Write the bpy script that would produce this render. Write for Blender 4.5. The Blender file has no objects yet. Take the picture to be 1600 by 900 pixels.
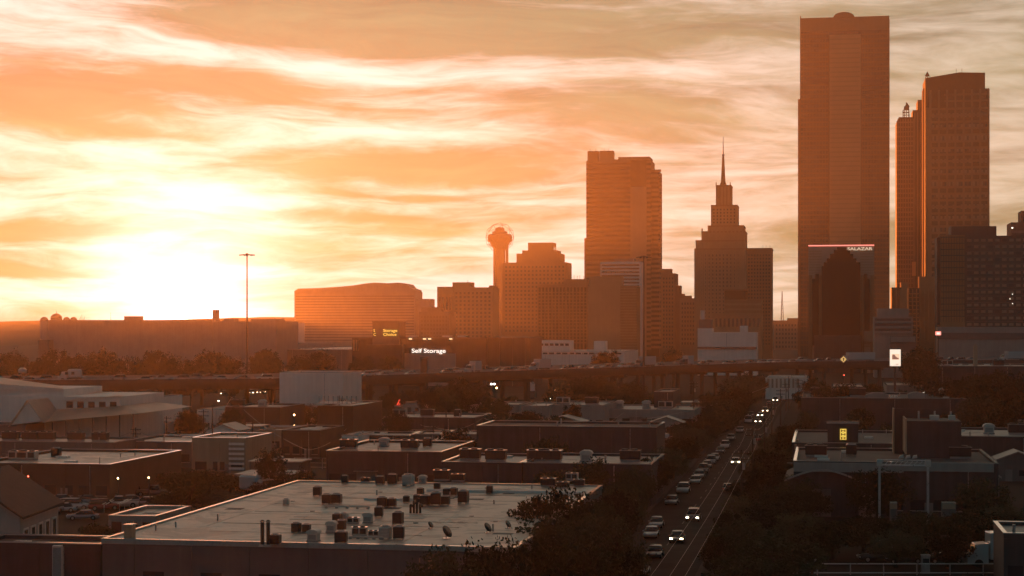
import bpy, bmesh, math, random
from mathutils import Vector, Matrix
R = math.radians
random.seed(7)
SC = bpy.context.scene
COL = SC.collection

# ------------------------------------------------------------------ camera, sky, sun, exposure
H = 28.0                      # eye height above the street, metres
F = 2800.0                    # focal length in photo pixels (1600 wide)
SUN_AZ, SUN_EL = R(-10.3), R(.50)
cam = bpy.data.cameras.new('camera')
cam.sensor_width = 36.0
cam.lens = 36.0 * F / 1600.0
cam.shift_y = (505 - 450) / 1600.0
cam.clip_end = 30000
cam.clip_start = 1.0
camo = bpy.data.objects.new('camera', cam)
camo.location = (0, 0, H)
camo.rotation_euler = (R(90), 0, 0)
COL.objects.link(camo)
SC.camera = camo

SC.view_settings.view_transform = 'Standard'
SC.view_settings.look = 'None'
SC.view_settings.gamma = 1.0
SC.view_settings.use_curve_mapping = False
SC.view_settings.exposure = 0.9
SC.render.engine = 'CYCLES'
SC.cycles.use_denoising = True
SC.cycles.max_bounces = 5
SC.cycles.diffuse_bounces = 2
SC.cycles.glossy_bounces = 3
SC.cycles.transmission_bounces = 2
SC.cycles.volume_bounces = 0
SC.cycles.sample_clamp_indirect = 4.0
SC.cycles.caustics_reflective = False
SC.cycles.caustics_refractive = False

class NT:
    """tiny expression helper over a node tree"""
    def __init__(s, tree): s.t = tree
    def node(s, typ, **kw):
        n = s.t.nodes.new(typ)
        for k, v in kw.items(): setattr(n, k, v)
        return n
    def put(s, sock, v):
        if isinstance(v, (int, float)): sock.default_value = v
        elif isinstance(v, (tuple, list)): sock.default_value = v if len(v) != 3 or sock.type != 'RGBA' else (*v, 1)
        else: s.t.links.new(v, sock)
    def m(s, op, a, b=None, c=None, clamp=False):
        n = s.node('ShaderNodeMath', operation=op, use_clamp=clamp)
        s.put(n.inputs[0], a)
        if b is not None: s.put(n.inputs[1], b)
        if c is not None: s.put(n.inputs[2], c)
        return n.outputs[0]
    def add(s, a, b): return s.m('ADD', a, b)
    def mul(s, a, b): return s.m('MULTIPLY', a, b)
    def vec(s, x, y, z=0.0):
        n = s.node('ShaderNodeCombineXYZ')
        for i, v in enumerate((x, y, z)): s.put(n.inputs[i], v)
        return n.outputs[0]
    def noise(s, v, scale=1, detail=4, rough=.5, dist=0):
        n = s.node('ShaderNodeTexNoise')
        s.t.links.new(v, n.inputs['Vector'])
        n.inputs['Scale'].default_value = scale; n.inputs['Detail'].default_value = detail
        n.inputs['Roughness'].default_value = rough; n.inputs['Distortion'].default_value = dist
        return n.outputs['Fac']
    def step(s, v, a, b, lo=0.0, hi=1.0):
        n = s.node('ShaderNodeMapRange', interpolation_type='SMOOTHSTEP')
        s.put(n.inputs[0], v)
        for i, x in enumerate((a, b, lo, hi)): n.inputs[i + 1].default_value = x
        return n.outputs[0]
    def mix(s, f, a, b, blend='MIX'):
        n = s.node('ShaderNodeMix', data_type='RGBA', blend_type=blend)
        s.put(n.inputs[0], f); s.put(n.inputs[6], a); s.put(n.inputs[7], b)
        return n.outputs[2]
    def scale(s, col, f):
        n = s.node('ShaderNodeVectorMath', operation='SCALE')
        s.put(n.inputs[0], col); s.put(n.inputs[3], f)
        return n.outputs[0]
    def vadd(s, a, b):
        n = s.node('ShaderNodeVectorMath', operation='ADD')
        s.put(n.inputs[0], a); s.put(n.inputs[1], b)
        return n.outputs[0]

sun_dir = Vector((math.sin(SUN_AZ) * math.cos(SUN_EL), math.cos(SUN_AZ) * math.cos(SUN_EL), math.sin(SUN_EL)))

def build_world():
    w = bpy.data.worlds.new('World'); SC.world = w; w.use_nodes = True
    t = w.node_tree; t.nodes.clear(); n = NT(t)
    out = n.node('ShaderNodeOutputWorld'); bg = n.node('ShaderNodeBackground')
    t.links.new(bg.outputs[0], out.inputs[0])
    tc = n.node('ShaderNodeTexCoord'); d = tc.outputs['Generated']
    sp = n.node('ShaderNodeSeparateXYZ'); t.links.new(d, sp.inputs[0])
    x, y, z = sp.outputs
    az = n.m('ARCTAN2', x, y); el = n.m('ARCSINE', z)
    dt = n.node('ShaderNodeVectorMath', operation='DOT_PRODUCT')
    t.links.new(d, dt.inputs[0]); dt.inputs[1].default_value = sun_dir
    cs = dt.outputs['Value']
    ang = n.m('ARCCOSINE', n.m('MINIMUM', cs, 1.0))             # radians from the sun
    sky = n.node('ShaderNodeTexSky', sky_type='NISHITA', sun_disc=False)
    sky.sun_elevation = SUN_EL; sky.sun_rotation = SUN_AZ
    sky.air_density = 1.0; sky.dust_density = 1.0; sky.ozone_density = 5.0; sky.altitude = 100
    # drifting altocumulus bands, laid out by azimuth and elevation
    wp = n.noise(n.vec(n.mul(az, 5.0), n.mul(el, 22.0), 3.1), 1, 3, .5)
    el2 = n.add(el, n.mul(n.m('SUBTRACT', wp, .5), .035))
    el2 = n.add(el2, n.mul(az, n.add(-.02, n.mul(el, .3))))
    big = n.noise(n.vec(n.mul(az, 4.2), n.mul(el2, 26.0), 1.7), 1, 4, .5, .3)
    fine = n.noise(n.vec(n.mul(az, 11.0), n.mul(el2, 92.0), 8.2), 1, 6, .58, .5)
    wisp = n.noise(n.vec(n.mul(az, 34.0), n.mul(el2, 190.0), 5.5), 1, 5, .6, .6)
    f = n.add(n.add(n.mul(big, .40), n.mul(fine, .40)), n.mul(wisp, .20))
    def blob(px, py, sx, sy, a):
        u = n.mul(n.m('SUBTRACT', az, math.atan((px - 800) / F)), F / sx)
        v = n.mul(n.m('SUBTRACT', el2, math.atan((505 - py) / F)), F / sy)
        r2 = n.add(n.mul(u, u), n.mul(v, v))
        return n.mul(n.m('EXPONENT', n.mul(r2, -1.0)), a)
    for b in ((500, 45, 330, 46, .26), (850, 70, 260, 40, .09), (40, 185, 220, 40, .24), (330, 150, 170, 24, .20), (640, 262, 240, 18, .20),
              (30, 358, 120, 16, .24), (20, 415, 100, 10, .2), (560, 330, 160, 7, .16), (600, 300, 200, 7, .12), (180, 222, 200, 9, .14), (1000, 190, 300, 34, .07), (700, 345, 220, 12, .07), (1330, 60, 420, 90, .05),
              (250, 104, 420, 22, -.10), (860, 112, 380, 22, -.10), (40, 40, 120, 40, -.10), (640, 215, 260, 14, -.08), (1250, 275, 350, 10, -.08), (380, 240, 300, 30, -.05)):
        f = n.add(f, blob(*b))
    c = n.step(f, .37, .64)
    c = n.mul(c, n.step(el, .75, .35))                          # cover thins out overhead
    clear = n.mix(n.step(ang, .10, .62), (1.12, 1.04, .95), (1.2, 1.02, .70))
    cloud = n.mix(n.step(ang, .06, .6), (.10, .255, .125), (.54, .45, .21))
    shade = n.add(n.mul(n.noise(n.vec(n.mul(az, 7.0), n.mul(el2, 48.0), 12.4), 1, 6, .62, .8), 1.5), .22)
    cloud = n.scale(cloud, shade)
    col = n.mix(c, clear, cloud)
    half = n.mul(n.add(cs, 1.0), .5)
    col = n.scale(col, n.mul(n.m('POWER', n.m('MAXIMUM', half, 0.0), SKYPOW), SKYGAIN))
    # aureole of the low sun
    aur = n.add(n.mul(n.m('EXPONENT', n.mul(n.mul(ang, ang), -1 / .056 ** 2)), 9.0), n.mul(n.m('EXPONENT', n.mul(ang, -1 / .07)), .9))
    aur = n.add(aur, n.mul(n.m('EXPONENT', n.mul(n.mul(ang, ang), -1 / .016 ** 2)), 30.0))
    aur = n.mul(aur, n.step(el, -.02, .01))
    col = n.vadd(col, n.scale((1.0, 1.0, 1.0), aur))
    nb = n.scale(n.mix(1.0, sky.outputs[0], (.55, .90, .85), 'MULTIPLY'), SKYNISH)
    col = n.vadd(col, nb)
    dusk = n.m('POWER', n.m('SUBTRACT', 1.0, n.m('MINIMUM', half, 1.0)), 1.2)      # blue-green dusk opposite the sun, added as fill for the shaded fronts
    col = n.vadd(col, n.scale((.75, 1.45, 1.60), dusk))
    t.links.new(col, bg.inputs[0]); bg.inputs[1].default_value = SKYSTR
    w.cycles.sampling_method = 'MANUAL'; w.cycles.sample_map_resolution = 512
SKYPOW, SKYGAIN, SKYNISH, SKYSTR = 8.0, 10.0, .5, 0.050
build_world()

sl = bpy.data.lights.new('sun', 'SUN'); sl.energy = 3.6; sl.angle = R(.55); sl.color = (1.0, .20, .022)
so = bpy.data.objects.new('sun', sl); COL.objects.link(so)
so.rotation_euler = sun_dir.to_track_quat('Z', 'Y').to_euler()
HAZE_DENSITY, HAZE_G = .000060, .72

# ------------------------------------------------------------------ helpers
def PX(px, Y): return (px - 800) / F * Y
def PZ(py, Y): return H - (py - 505) / F * Y
def YG(py, z=0.0): return (H - z) * F / (py - 505)

_mats = {}
def mat(name, col, rough=.8, var=.25, scale=.4, metal=0.0, spec=.4, bump=0.0, emit=None, estr=1.0, coat=0.0, streak=0.0):
    if name in _mats: return _mats[name]
    m = bpy.data.materials.new(name); m.use_nodes = True
    t = m.node_tree; n = NT(t); b = t.nodes['Principled BSDF']
    g = n.node('ShaderNodeNewGeometry'); pos = g.outputs['Position']
    b.inputs['Roughness'].default_value = rough; b.inputs['Metallic'].default_value = metal
    b.inputs['Specular IOR Level'].default_value = spec
    b.inputs['Coat Weight'].default_value = coat; b.inputs['Coat Roughness'].default_value = .05
    if var > 0:
        v = n.noise(pos, scale, 5, .6, .4)
        v2 = n.noise(pos, scale * 7, 3, .6)
        k = n.add(n.mul(n.m('SUBTRACT', v, .5), var * 3.2), n.mul(n.m('SUBTRACT', v2, .5), var * 1.4))
        if streak:
            sp = n.node('ShaderNodeSeparateXYZ'); t.links.new(pos, sp.inputs[0])
            s_ = n.noise(n.vec(n.mul(sp.outputs[0], 1.2), n.mul(sp.outputs[1], 1.2), n.mul(sp.outputs[2], .05)), 1, 3, .6)
            k = n.add(k, n.mul(n.m('SUBTRACT', s_, .5), streak * 2))
        k = n.m('MAXIMUM', n.add(k, 1.0), .15)
        t.links.new(n.scale((*col[:3],), k), b.inputs['Base Color'])
        rr = n.m('ADD', n.mul(n.m('SUBTRACT', v2, .5), .3), rough, clamp=True)
        t.links.new(rr, b.inputs['Roughness'])
        if bump:
            bn = n.node('ShaderNodeBump'); bn.inputs['Strength'].default_value = bump; bn.inputs['Distance'].default_value = .05
            t.links.new(n.noise(pos, 6, 4, .6), bn.inputs['Height']); t.links.new(bn.outputs[0], b.inputs['Normal'])
    else:
        b.inputs['Base Color'].default_value = (*col[:3], 1)
    if emit:
        m.cycles.emission_sampling = 'NONE'
        b.inputs['Emission Color'].default_value = (*emit, 1); b.inputs['Emission Strength'].default_value = estr
    _mats[name] = m
    return m

def mesh_obj(name, me, parent=None, loc=(0, 0, 0), rz=0.0, scale=None):
    o = bpy.data.objects.new(name, me); COL.objects.link(o)
    o.location = loc
    if rz: o.rotation_euler = (0, 0, rz)
    if scale: o.scale = scale
    if parent: o.parent = parent
    return o
def from_bm(name, bm, m):
    me = bpy.data.meshes.new(name); bm.to_mesh(me); bm.free()
    for x in (m if isinstance(m, (list, tuple)) else [m]): me.materials.append(x)
    return me
_cube = {}
def cube_mesh(m):
    if m.name not in _cube:
        bm = bmesh.new(); bmesh.ops.create_cube(bm, size=1.0)
        _cube[m.name] = from_bm('block_' + m.name, bm, m)
    return _cube[m.name]
def box(parent, name, m, x0, x1, y0, y1, z0, z1):
    o = bpy.data.objects.new(name, cube_mesh(m)); COL.objects.link(o)
    o.location = ((x0 + x1) / 2, (y0 + y1) / 2, (z0 + z1) / 2)
    o.scale = (abs(x1 - x0), abs(y1 - y0), abs(z1 - z0))
    o.parent = parent
    return o
def thing(name, label, cat, loc=(0, 0, 0), rz=0.0, group=None):
    o = bpy.data.objects.new(name, None); COL.objects.link(o)
    o.empty_display_size = .5
    o.location = loc; o.rotation_euler = (0, 0, rz)
    tag(o, label, cat, group)
    return o
def tag(o, label=None, cat=None, group=None, kind=None):
    if label: o['label'] = label
    if cat: o['category'] = cat
    if group: o['group'] = group
    if kind: o['kind'] = kind
    return o
def copy_tree(o, parent=None):
    c = o.copy(); COL.objects.link(c); c.parent = parent
    for ch in o.children: copy_tree(ch, c)
    return c
def bm_box(bm, x0, x1, y0, y1, z0, z1):
    v = [bm.verts.new(p) for p in ((x0, y0, z0), (x1, y0, z0), (x1, y1, z0), (x0, y1, z0), (x0, y0, z1), (x1, y0, z1), (x1, y1, z1), (x0, y1, z1))]
    for f in ((3, 2, 1, 0), (4, 5, 6, 7), (0, 1, 5, 4), (1, 2, 6, 5), (2, 3, 7, 6), (3, 0, 4, 7)): bm.faces.new([v[i] for i in f])
    return v
def bm_tube(bm, p, q, r0, r1=None, n=8, cap=True):
    p, q = Vector(p), Vector(q); r1 = r0 if r1 is None else r1
    ax = (q - p).normalized(); s = ax.orthogonal().normalized(); t = ax.cross(s)
    a = [bm.verts.new(p + (s * math.cos(i * 2 * math.pi / n) + t * math.sin(i * 2 * math.pi / n)) * r0) for i in range(n)]
    b = [bm.verts.new(q + (s * math.cos(i * 2 * math.pi / n) + t * math.sin(i * 2 * math.pi / n)) * r1) for i in range(n)]
    for i in range(n): bm.faces.new((a[i], a[(i + 1) % n], b[(i + 1) % n], b[i]))
    if cap: bm.faces.new(a[::-1]); bm.faces.new(b)
def bm_prism(bm, pts, a, b, axis='y'):
    """polygon pts (u, z) extruded along y (or x) from a to b"""
    mk = (lambda u, z, w: (u, w, z)) if axis == 'y' else (lambda u, z, w: (w, u, z))
    A = [bm.verts.new(mk(u, z, a)) for u, z in pts]; B = [bm.verts.new(mk(u, z, b)) for u, z in pts]
    k = len(pts)
    for i in range(k): bm.faces.new((A[i], A[(i + 1) % k], B[(i + 1) % k], B[i]))
    bm.faces.new(A[::-1]); bm.faces.new(B)
    bmesh.ops.recalc_face_normals(bm, faces=bm.faces)
def tube(parent, name, m, p, q, r0, r1=None, n=8):
    bm = bmesh.new(); bm_tube(bm, p, q, r0, r1, n); return mesh_obj(name, from_bm(name, bm, m), parent)
def prism(parent, name, m, pts, a, b, axis='y'):
    bm = bmesh.new(); bm_prism(bm, pts, a, b, axis); return mesh_obj(name, from_bm(name, bm, m), parent)
def lathe(parent, name, m, prof, n=16, loc=(0, 0, 0)):
    bm = bmesh.new(); rings = []
    for r, z in prof:
        rings.append([bm.verts.new((r * math.cos(i * 2 * math.pi / n), r * math.sin(i * 2 * math.pi / n), z)) for i in range(n)])
    for a, b in zip(rings, rings[1:]):
        for i in range(n): bm.faces.new((a[i], a[(i + 1) % n], b[(i + 1) % n], b[i]))
    bm.faces.new(rings[-1]); bm.faces.new(rings[0][::-1])
    for f in bm.faces: f.smooth = True
    return mesh_obj(name, from_bm(name, bm, m), parent, loc)
ORD = 'first second third fourth fifth sixth seventh eighth ninth tenth eleventh twelfth thirteenth fourteenth fifteenth sixteenth seventeenth eighteenth nineteenth twentieth'.split()
_T = ['', '', 'twenty', 'thirty', 'forty', 'fifty', 'sixty', 'seventy', 'eighty', 'ninety']
_TH = ['', '', 'twentieth', 'thirtieth', 'fortieth', 'fiftieth', 'sixtieth', 'seventieth', 'eightieth', 'ninetieth']
def nth(i):
    i += 1
    if i <= 20: return ORD[i - 1]
    return _TH[i // 10] if i % 10 == 0 else _T[i // 10] + '-' + ORD[i % 10 - 1]

# the street grid: every block runs along the street's direction
GS = 490 / F
GA = -math.atan(GS)
UX = Vector((math.cos(GA), math.sin(GA))); UY = Vector((-math.sin(GA), math.cos(GA)))

class Bld:
    """a building on the street grid; local x along the street front, y away from the viewer, z up; px / py are where the photo shows an edge"""
    def __init__(s, name, label, px0, px1, Y, cat='building', group=None):
        s.c = Vector((PX((px0 + px1) / 2, Y), Y))
        s.o = thing(name, label, cat, (s.c.x, s.c.y, 0), GA, group)
        s.px0, s.px1 = px0, px1
    def u(s, px, d=0.0):
        c = s.c + UY * d; k = (px - 800) / F
        return (k * c.y - c.x) / (UX.x - k * UX.y)
    def z(s, py, px, d=0.0):
        return PZ(py, (s.c + UY * d + UX * s.u(px, d)).y)
    def mass(s, name, m, px0, px1, py, d0, d1, pyb=None, z0=None, par=None):
        zt = s.z(py, (px0 + px1) / 2, d0)
        zb = (s.z(pyb, (px0 + px1) / 2, d0) if pyb else 0.0) if z0 is None else z0
        return box(par or s.o, name, m, s.u(px0, d0), s.u(px1, d0), d0, d1, zb, zt)
    def coping(s, m, px0, px1, py, d0, d1, t=.5, h=.8):
        x0, x1, z = s.u(px0, d0), s.u(px1, d0), s.z(py, (px0 + px1) / 2, d0)
        for a in ((x0 - .2, x1 + .2, d0 - .2, d0 + t), (x0 - .2, x1 + .2, d1 - t, d1 + .2), (x0 - .2, x0 + t, d0 + t, d1 - t), (x1 - t, x1 + .2, d0 + t, d1 - t)):
            box(s.o, 'coping', m, *a, z - h * .15, z + h)
    def bands(s, name, m, px0, px1, py0, py1, n, d, frac=.5, proud=.4, wrap=0.0):
        pm = (px0 + px1) / 2
        za, zb = s.z(py0, pm, d), s.z(py1, pm, d); st = (za - zb) / n
        x0, x1 = s.u(px0, d), s.u(px1, d)
        for i in range(n):
            zt = za - i * st
            box(s.o, name, m, x0 + .003, x1 + wrap, d - proud, d + .3 + wrap, zt - st * frac, zt)
    def piers(s, name, m, px0, px1, n, py0, py1, d, w=1.0, proud=.7):
        x0, x1 = s.u(px0, d), s.u(px1, d); pm = (px0 + px1) / 2
        za, zb = s.z(py0, pm, d), (s.z(py1, pm, d) if py1 else 0)
        for i in range(n):
            x = x0 + (x1 - x0) * (i / (n - 1) if n > 1 else .5)
            box(s.o, name, m, x - w / 2, x + w / 2, d - proud, d + .2, zb, za)
    def grid(s, name, m, px0, px1, py0, py1, nx, ny, d, fx=.6, fz=.55, proud=.15, pick=None):
        x0, x1 = s.u(px0, d), s.u(px1, d); pm = (px0 + px1) / 2
        za, zb = s.z(py0, pm, d), s.z(py1, pm, d)
        cx, cz = (x1 - x0) / nx, (za - zb) / ny
        for j in range(ny):
            for i in range(nx):
                mm = pick(i, j) if pick else m
                if mm is None: continue
                x = x0 + (i + .5) * cx; z = za - (j + .5) * cz
                box(s.o, name, mm, x - cx * fx / 2, x + cx * fx / 2, d - proud, d + .2, z - cz * fz / 2, z + cz * fz / 2)
    def side_bands(s, name, m, right, px, py0, py1, n, d0, d1, frac=.5, proud=.4):
        x = s.u(px, d0); za, zb = s.z(py0, px, d0), s.z(py1, px, d0); st = (za - zb) / n
        for i in range(n):
            zt = za - i * st
            box(s.o, name, m, *((x - .2, x + proud) if right else (x - proud, x + .2)), d0 + .05, d1, zt - st * frac, zt)

# ------------------------------------------------------------------ materials
M_STONE = mat('limestone', (.38, .25, .15), .9, .12, .05, spec=.06, streak=.12)
M_STONE2 = mat('glow_tinted_stone', (.32, .185, .105), .9, .12, .05, spec=.06, streak=.12)  # stone reddened to copper: sunset haze glow put into the base colour
M_CONC = mat('concrete', (.32, .29, .26), .85, .16, .15, streak=.2)
M_CONCD = mat('dark_concrete', (.14, .13, .125), .85, .2, .15, streak=.2)
M_WHITE = mat('white_render', (.82, .74, .66), .8, .1, .1, streak=.15)
M_BRICK = mat('brick_wall', (.10, .065, .05), .9, .2, .3)
M_DARK = mat('dark_cladding', (.050, .050, .052), .7, .3, .2, streak=.5)
M_GLASS = mat('window_glass', (.030, .034, .040), .12, .0, 1, spec=.5)
M_GLASSW = mat('glow_tinted_glass', (.12, .065, .036), .7, .3, .02, spec=.06)  # copper base colour stands in for the orange haze over far towers
M_GLASSB = mat('glow_tinted_tower_glass', (.12, .065, .035), .3, .3, .015, spec=.5)  # likewise coppered for the haze glow, not the glass's own tone
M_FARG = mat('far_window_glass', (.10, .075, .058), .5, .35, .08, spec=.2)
M_GLOWWIN = mat('sky_glow_window', (.34, .22, .15), .45, .25, .12)  # tan stands in for eastern sky glow mirrored in the panes
def roof_mat(name, col):
    m = mat(name, col, .5, .16, .5, spec=.5, bump=.15); t = m.node_tree; n = NT(t); b = t.nodes['Principled BSDF']
    g = n.node('ShaderNodeNewGeometry'); pos = g.outputs['Position']; src = b.inputs['Base Color'].links[0].from_socket
    pond = n.step(n.noise(pos, .11, 6, .66, 1.6), .49, .58); drip = n.step(n.noise(pos, .35, 4, .65, 2.0), .56, .66)
    c = n.mix(n.mul(pond, .7), src, n.scale(src, .32)); c = n.mix(n.mul(drip, .4), c, n.scale(src, .5))
    t.links.new(c, b.inputs['Base Color'])
    return m
M_ROOFL = roof_mat('pale_roof_membrane', (.52, .42, .34))
M_ROOFM = roof_mat('grey_roof_membrane', (.30, .26, .23))
M_ROOFD = mat('dark_roof_membrane', (.08, .078, .076), .8, .3, .12, bump=.3)
M_METAL = mat('galvanised_metal', (.52, .51, .50), .32, .12, .6, metal=.8)
M_DMETAL = mat('dark_metal', (.05, .05, .052), .45, .15, .6, metal=.3)
M_ASPH = mat('asphalt', (.032, .032, .032), .9, .2, .25, spec=.03, bump=.25)
M_EARTH = mat('ground_earth', (.028, .027, .024), .95, .35, .06, spec=.08, bump=.2)
M_HILL = mat('hill_scrub', (.06, .06, .04), .95, .3, .01)
def light_mat(name, col, s): return mat(name, (.8, .8, .8), .5, 0, emit=col, estr=s)
M_WARM = light_mat('warm_lamp', (1, .62, .25), 8)
M_COOL = light_mat('white_lamp', (1, .9, .75), 9)
M_HEAD = light_mat('headlamp_lit', (1, .80, .50), 8)
M_RED = light_mat('red_lamp', (1, .10, .05), 5)

# ------------------------------------------------------------------ ground, hills
def ground():
    bm = bmesh.new()
    v = [bm.verts.new(p) for p in ((-2000, -250, 0), (2000, -250, 0), (2000, 2560, 0), (-2000, 2560, 0))]
    bm.faces.new(v)
    tag(mesh_obj('ground', from_bm('ground', bm, M_EARTH)), kind='structure')
    bm = bmesh.new(); n = 220; rows = []
    rr = random.Random(3)
    ph = [rr.uniform(0, 6.28) for _ in range(6)]
    for j, (yy, k) in enumerate(((2230, 0), (2310, .6), (2390, 1), (2460, .6), (2540, 0))):
        row = []
        for i in range(n + 1):
            x = -1950 + 3900 * i / n
            h = 32 + 2.2 * math.sin(x * .0021 + ph[0]) + 2.2 * math.sin(x * .0067 + ph[1]) + 1.0 * math.sin(x * .021 + ph[2]) + rr.uniform(-.6, .6)
            row.append(bm.verts.new((x, yy, -.5 + h * k)))
        rows.append(row)
    for a, b in zip(rows, rows[1:]):
        for i in range(n): bm.faces.new((a[i], a[i + 1], b[i + 1], b[i]))
    tag(mesh_obj('hills', from_bm('hills', bm, M_HILL)), kind='structure')
ground()

# ------------------------------------------------------------------ skyline
def skyline():
    # the low block in front of the setting sun
    b = Bld('long_low_block', 'long flat-topped block with the sun sinking behind its roof', 75, 432, 950)
    b.mass('wall', M_CONC, 75, 332, 501, 0, 40); b.mass('wall', M_CONC, 332, 432, 502, .5, 40)
    b.mass('roof_box', M_CONC, 194, 213, 494, 6, 16, pyb=501); b.mass('roof_box', M_CONC, 349, 366, 498, 4, 12, pyb=502)
    b.mass('roof_box', M_CONC, 392, 432, 498, 6, 20, pyb=502); b.mass('stair_tower', M_CONC, 332, 337, 484, 8, 14)
    b.mass('parapet', M_CONC, 75, 332, 500, -.3, .6, pyb=504); b.mass('wing', M_CONCD, 60, 76, 531, -6, 25)
    u = b.u(128, 5); z = b.z(501, 128, 5)
    for i in range(5): tube(b.o, 'antenna', M_DMETAL, (u - 1.2 + i * .6, 5, z - .2), (u - 1.4 + i * .7, 5, z + 1.2 + (i % 3)), .09)
    u = b.u(173, 5); tube(b.o, 'flag_pole', M_DMETAL, (u, 5, b.z(501, 173, 5) - .3), (u, 5, b.z(488, 173, 5)), .08)
    # domes behind it
    for px, py, r, lab in ((69, 496, 6.5, 'small round dome farthest from the sun behind the long flat block'), (88, 491, 9, 'largest dome with finial rising behind the long flat block'), (104, 496, 5.5, 'small dome beside the finial dome behind the long flat block'), (115, 496, 5.5, 'small dome closest to the rooftop aerials behind the long flat block')):
        Y = 1150; rr = r * Y / F; t = thing('dome', lab, 'dome', (PX(px, Y), Y, 0))
        zt = PZ(py, Y)
        lathe(t, 'drum', M_CONC, [(rr, 0), (rr, zt - rr * .8)], 20)
        lathe(t, 'dome_shell', M_CONC, [(rr * 1.02 * math.cos(a * .157), zt - rr * .8 + rr * .95 * math.sin(a * .157)) for a in range(10)] + [(.05, zt + rr * .16)], 20)
        if r > 8: tube(t, 'finial', M_DMETAL, (0, 0, zt), (0, 0, zt + 2.2), .12)
    b = Bld('pale_far_block', 'small hazy pale block between the long low block and the hotel', 433, 461, 1600)
    b.mass('wall', M_WHITE, 433, 461, 505, 0, 30); b.mass('roof', M_ROOFL, 434, 460, 504, .5, 29, pyb=506)
    b.mass('podium', M_CONC, 425, 520, 536, -8, 20); b.grid('window', M_FARG, 435, 459, 509, 530, 4, 4, 0)
    # curved-crest hotel
    Y = 1900
    b = Bld('curved_crest_hotel', 'broad hazy hotel slab with a gently curved roof crest', 460, 650, Y)
    b.mass('wall', M_CONC, 460, 649, 456, 0, 34)
    ptop = [(460, 455), (466, 451), (500, 450), (530, 448), (552, 446), (570, 443), (585, 441.5), (606, 442.5), (622, 441.5), (636, 444), (641, 450), (649, 453), (649, 457), (460, 457)]
    prism(b.o, 'crest', M_CONC, [(b.u(x), b.z(y, x)) for x, y in ptop], -.5, 30)
    b.mass('side_wing', M_CONC, 649, 671, 467, 4, 30); b.mass('low_wing', M_CONC, 671, 684, 481, 6, 26); b.mass('mechanical_deck', M_CONCD, 658, 690, 480, -30, -4)
    b.bands('floor_band', M_CONCD, 462, 647, 462, 535, 17, 0, .4, .25)
    # block with slots
    Y = 1500
    b = Bld('slot_window_block', 'hazy block with tall dark slots and a small roof penthouse', 683, 770, Y)
    b.mass('wall', M_STONE, 683, 770, 449, 0, 30); b.mass('penthouse', M_STONE, 707, 736, 441, 5, 20, pyb=450)
    b.mass('parapet', M_STONE, 683, 708, 448, -.6, 1, pyb=462); b.mass('shoulder', M_STONE, 764, 772, 446, 6, 20)
    for i in range(4): b.mass('slot_window', M_GLASS, 685.5 + i * 5.5, 688.5 + i * 5.5, 464, -.35, .2, pyb=484)
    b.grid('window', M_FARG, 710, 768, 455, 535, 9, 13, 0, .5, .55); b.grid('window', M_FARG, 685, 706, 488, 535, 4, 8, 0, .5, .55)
    tube(b.o, 'aerial', M_DMETAL, (b.u(731, 8), 8, b.z(442, 731, 8)), (b.u(731, 8), 8, b.z(438, 731, 8)), .2)
    b = Bld('low_dark_block', 'low dark block in front of the hotel beside the slot-window block', 655, 700, 1350)
    b.mass('wall', M_CONCD, 655, 702, 487, 0, 25); b.mass('roof_box', M_CONCD, 668, 690, 480, 3, 12, pyb=488); b.grid('window', M_FARG, 657, 700, 492, 530, 9, 6, 0)
    # ball tower
    Y = 2100; t = thing('ball_tower', 'slim observation tower topped by an open lattice ball', 'tower', (PX(781, Y), Y, 0)); k = Y / F
    zc = PZ(371, Y)
    tube(t, 'main_shaft', M_DARK, (-.5 * k, 0, 0), (-.5 * k, 0, zc - 6 * k), 9.2 * k, n=20)
    for dx, dy in ((11.2, 0), (-8, 6), (-8, -6)): tube(t, 'side_shaft', M_DARK, (dx * k, dy * k, 0), (dx * k, dy * k, zc - 6 * k), 2.3 * k, n=12)
    lathe(t, 'pod_lower', M_DARK, [(9 * k, -19 * k), (13 * k, -14 * k), (15.5 * k, -8 * k), (19.0 * k, -6 * k), (19.0 * k, 3 * k), (17 * k, 5 * k), (12 * k, 5.2 * k)], 28, (0, 0, zc))
    lathe(t, 'pod_upper', M_DARK, [(12 * k, 5 * k), (12 * k, 9 * k), (7.5 * k, 10 * k), (7 * k, 14.5 * k), (5 * k, 15.5 * k), (2 * k, 16 * k)], 28, (0, 0, zc))
    bm = bmesh.new(); bmesh.ops.create_icosphere(bm, subdivisions=2, radius=23 * k)
    me = from_bm('lattice_ball', bm, M_DMETAL); lo = mesh_obj('lattice_ball', me, t, (0, 0, zc))
    w = lo.modifiers.new('wire', 'WIREFRAME'); w.thickness = .34; w.use_replace = True
    # stepped block
    Y = 1700
    b = Bld('stepped_block', 'hazy block rising in stepped setbacks beside the ball tower', 785, 885, Y)
    b.mass('wall', M_STONE2, 785, 885, 410, 0, 36); b.mass('setback', M_STONE2, 807, 875, 396, 2, 34, pyb=411); b.mass('setback', M_STONE2, 816, 870, 391, 3, 30, pyb=397)
    b.mass('penthouse', M_STONE2, 825, 864, 379, 5, 26, pyb=392); b.mass('penthouse_recess', M_GLASS, 862, 865, 386, 6, 24, pyb=393)
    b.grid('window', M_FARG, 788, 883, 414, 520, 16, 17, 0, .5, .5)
    b = Bld('ribbed_block', 'hazy block with close vertical ribs below the banded tower', 840, 918, 1320)
    b.mass('wall', M_GLASSW, 840, 918, 446, 0, 30); b.mass('roof_storey', M_STONE2, 880, 918, 436, 4, 26, pyb=447); b.mass('cornice', M_STONE2, 839.5, 918.5, 445, -.8, 3, pyb=449)
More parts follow.
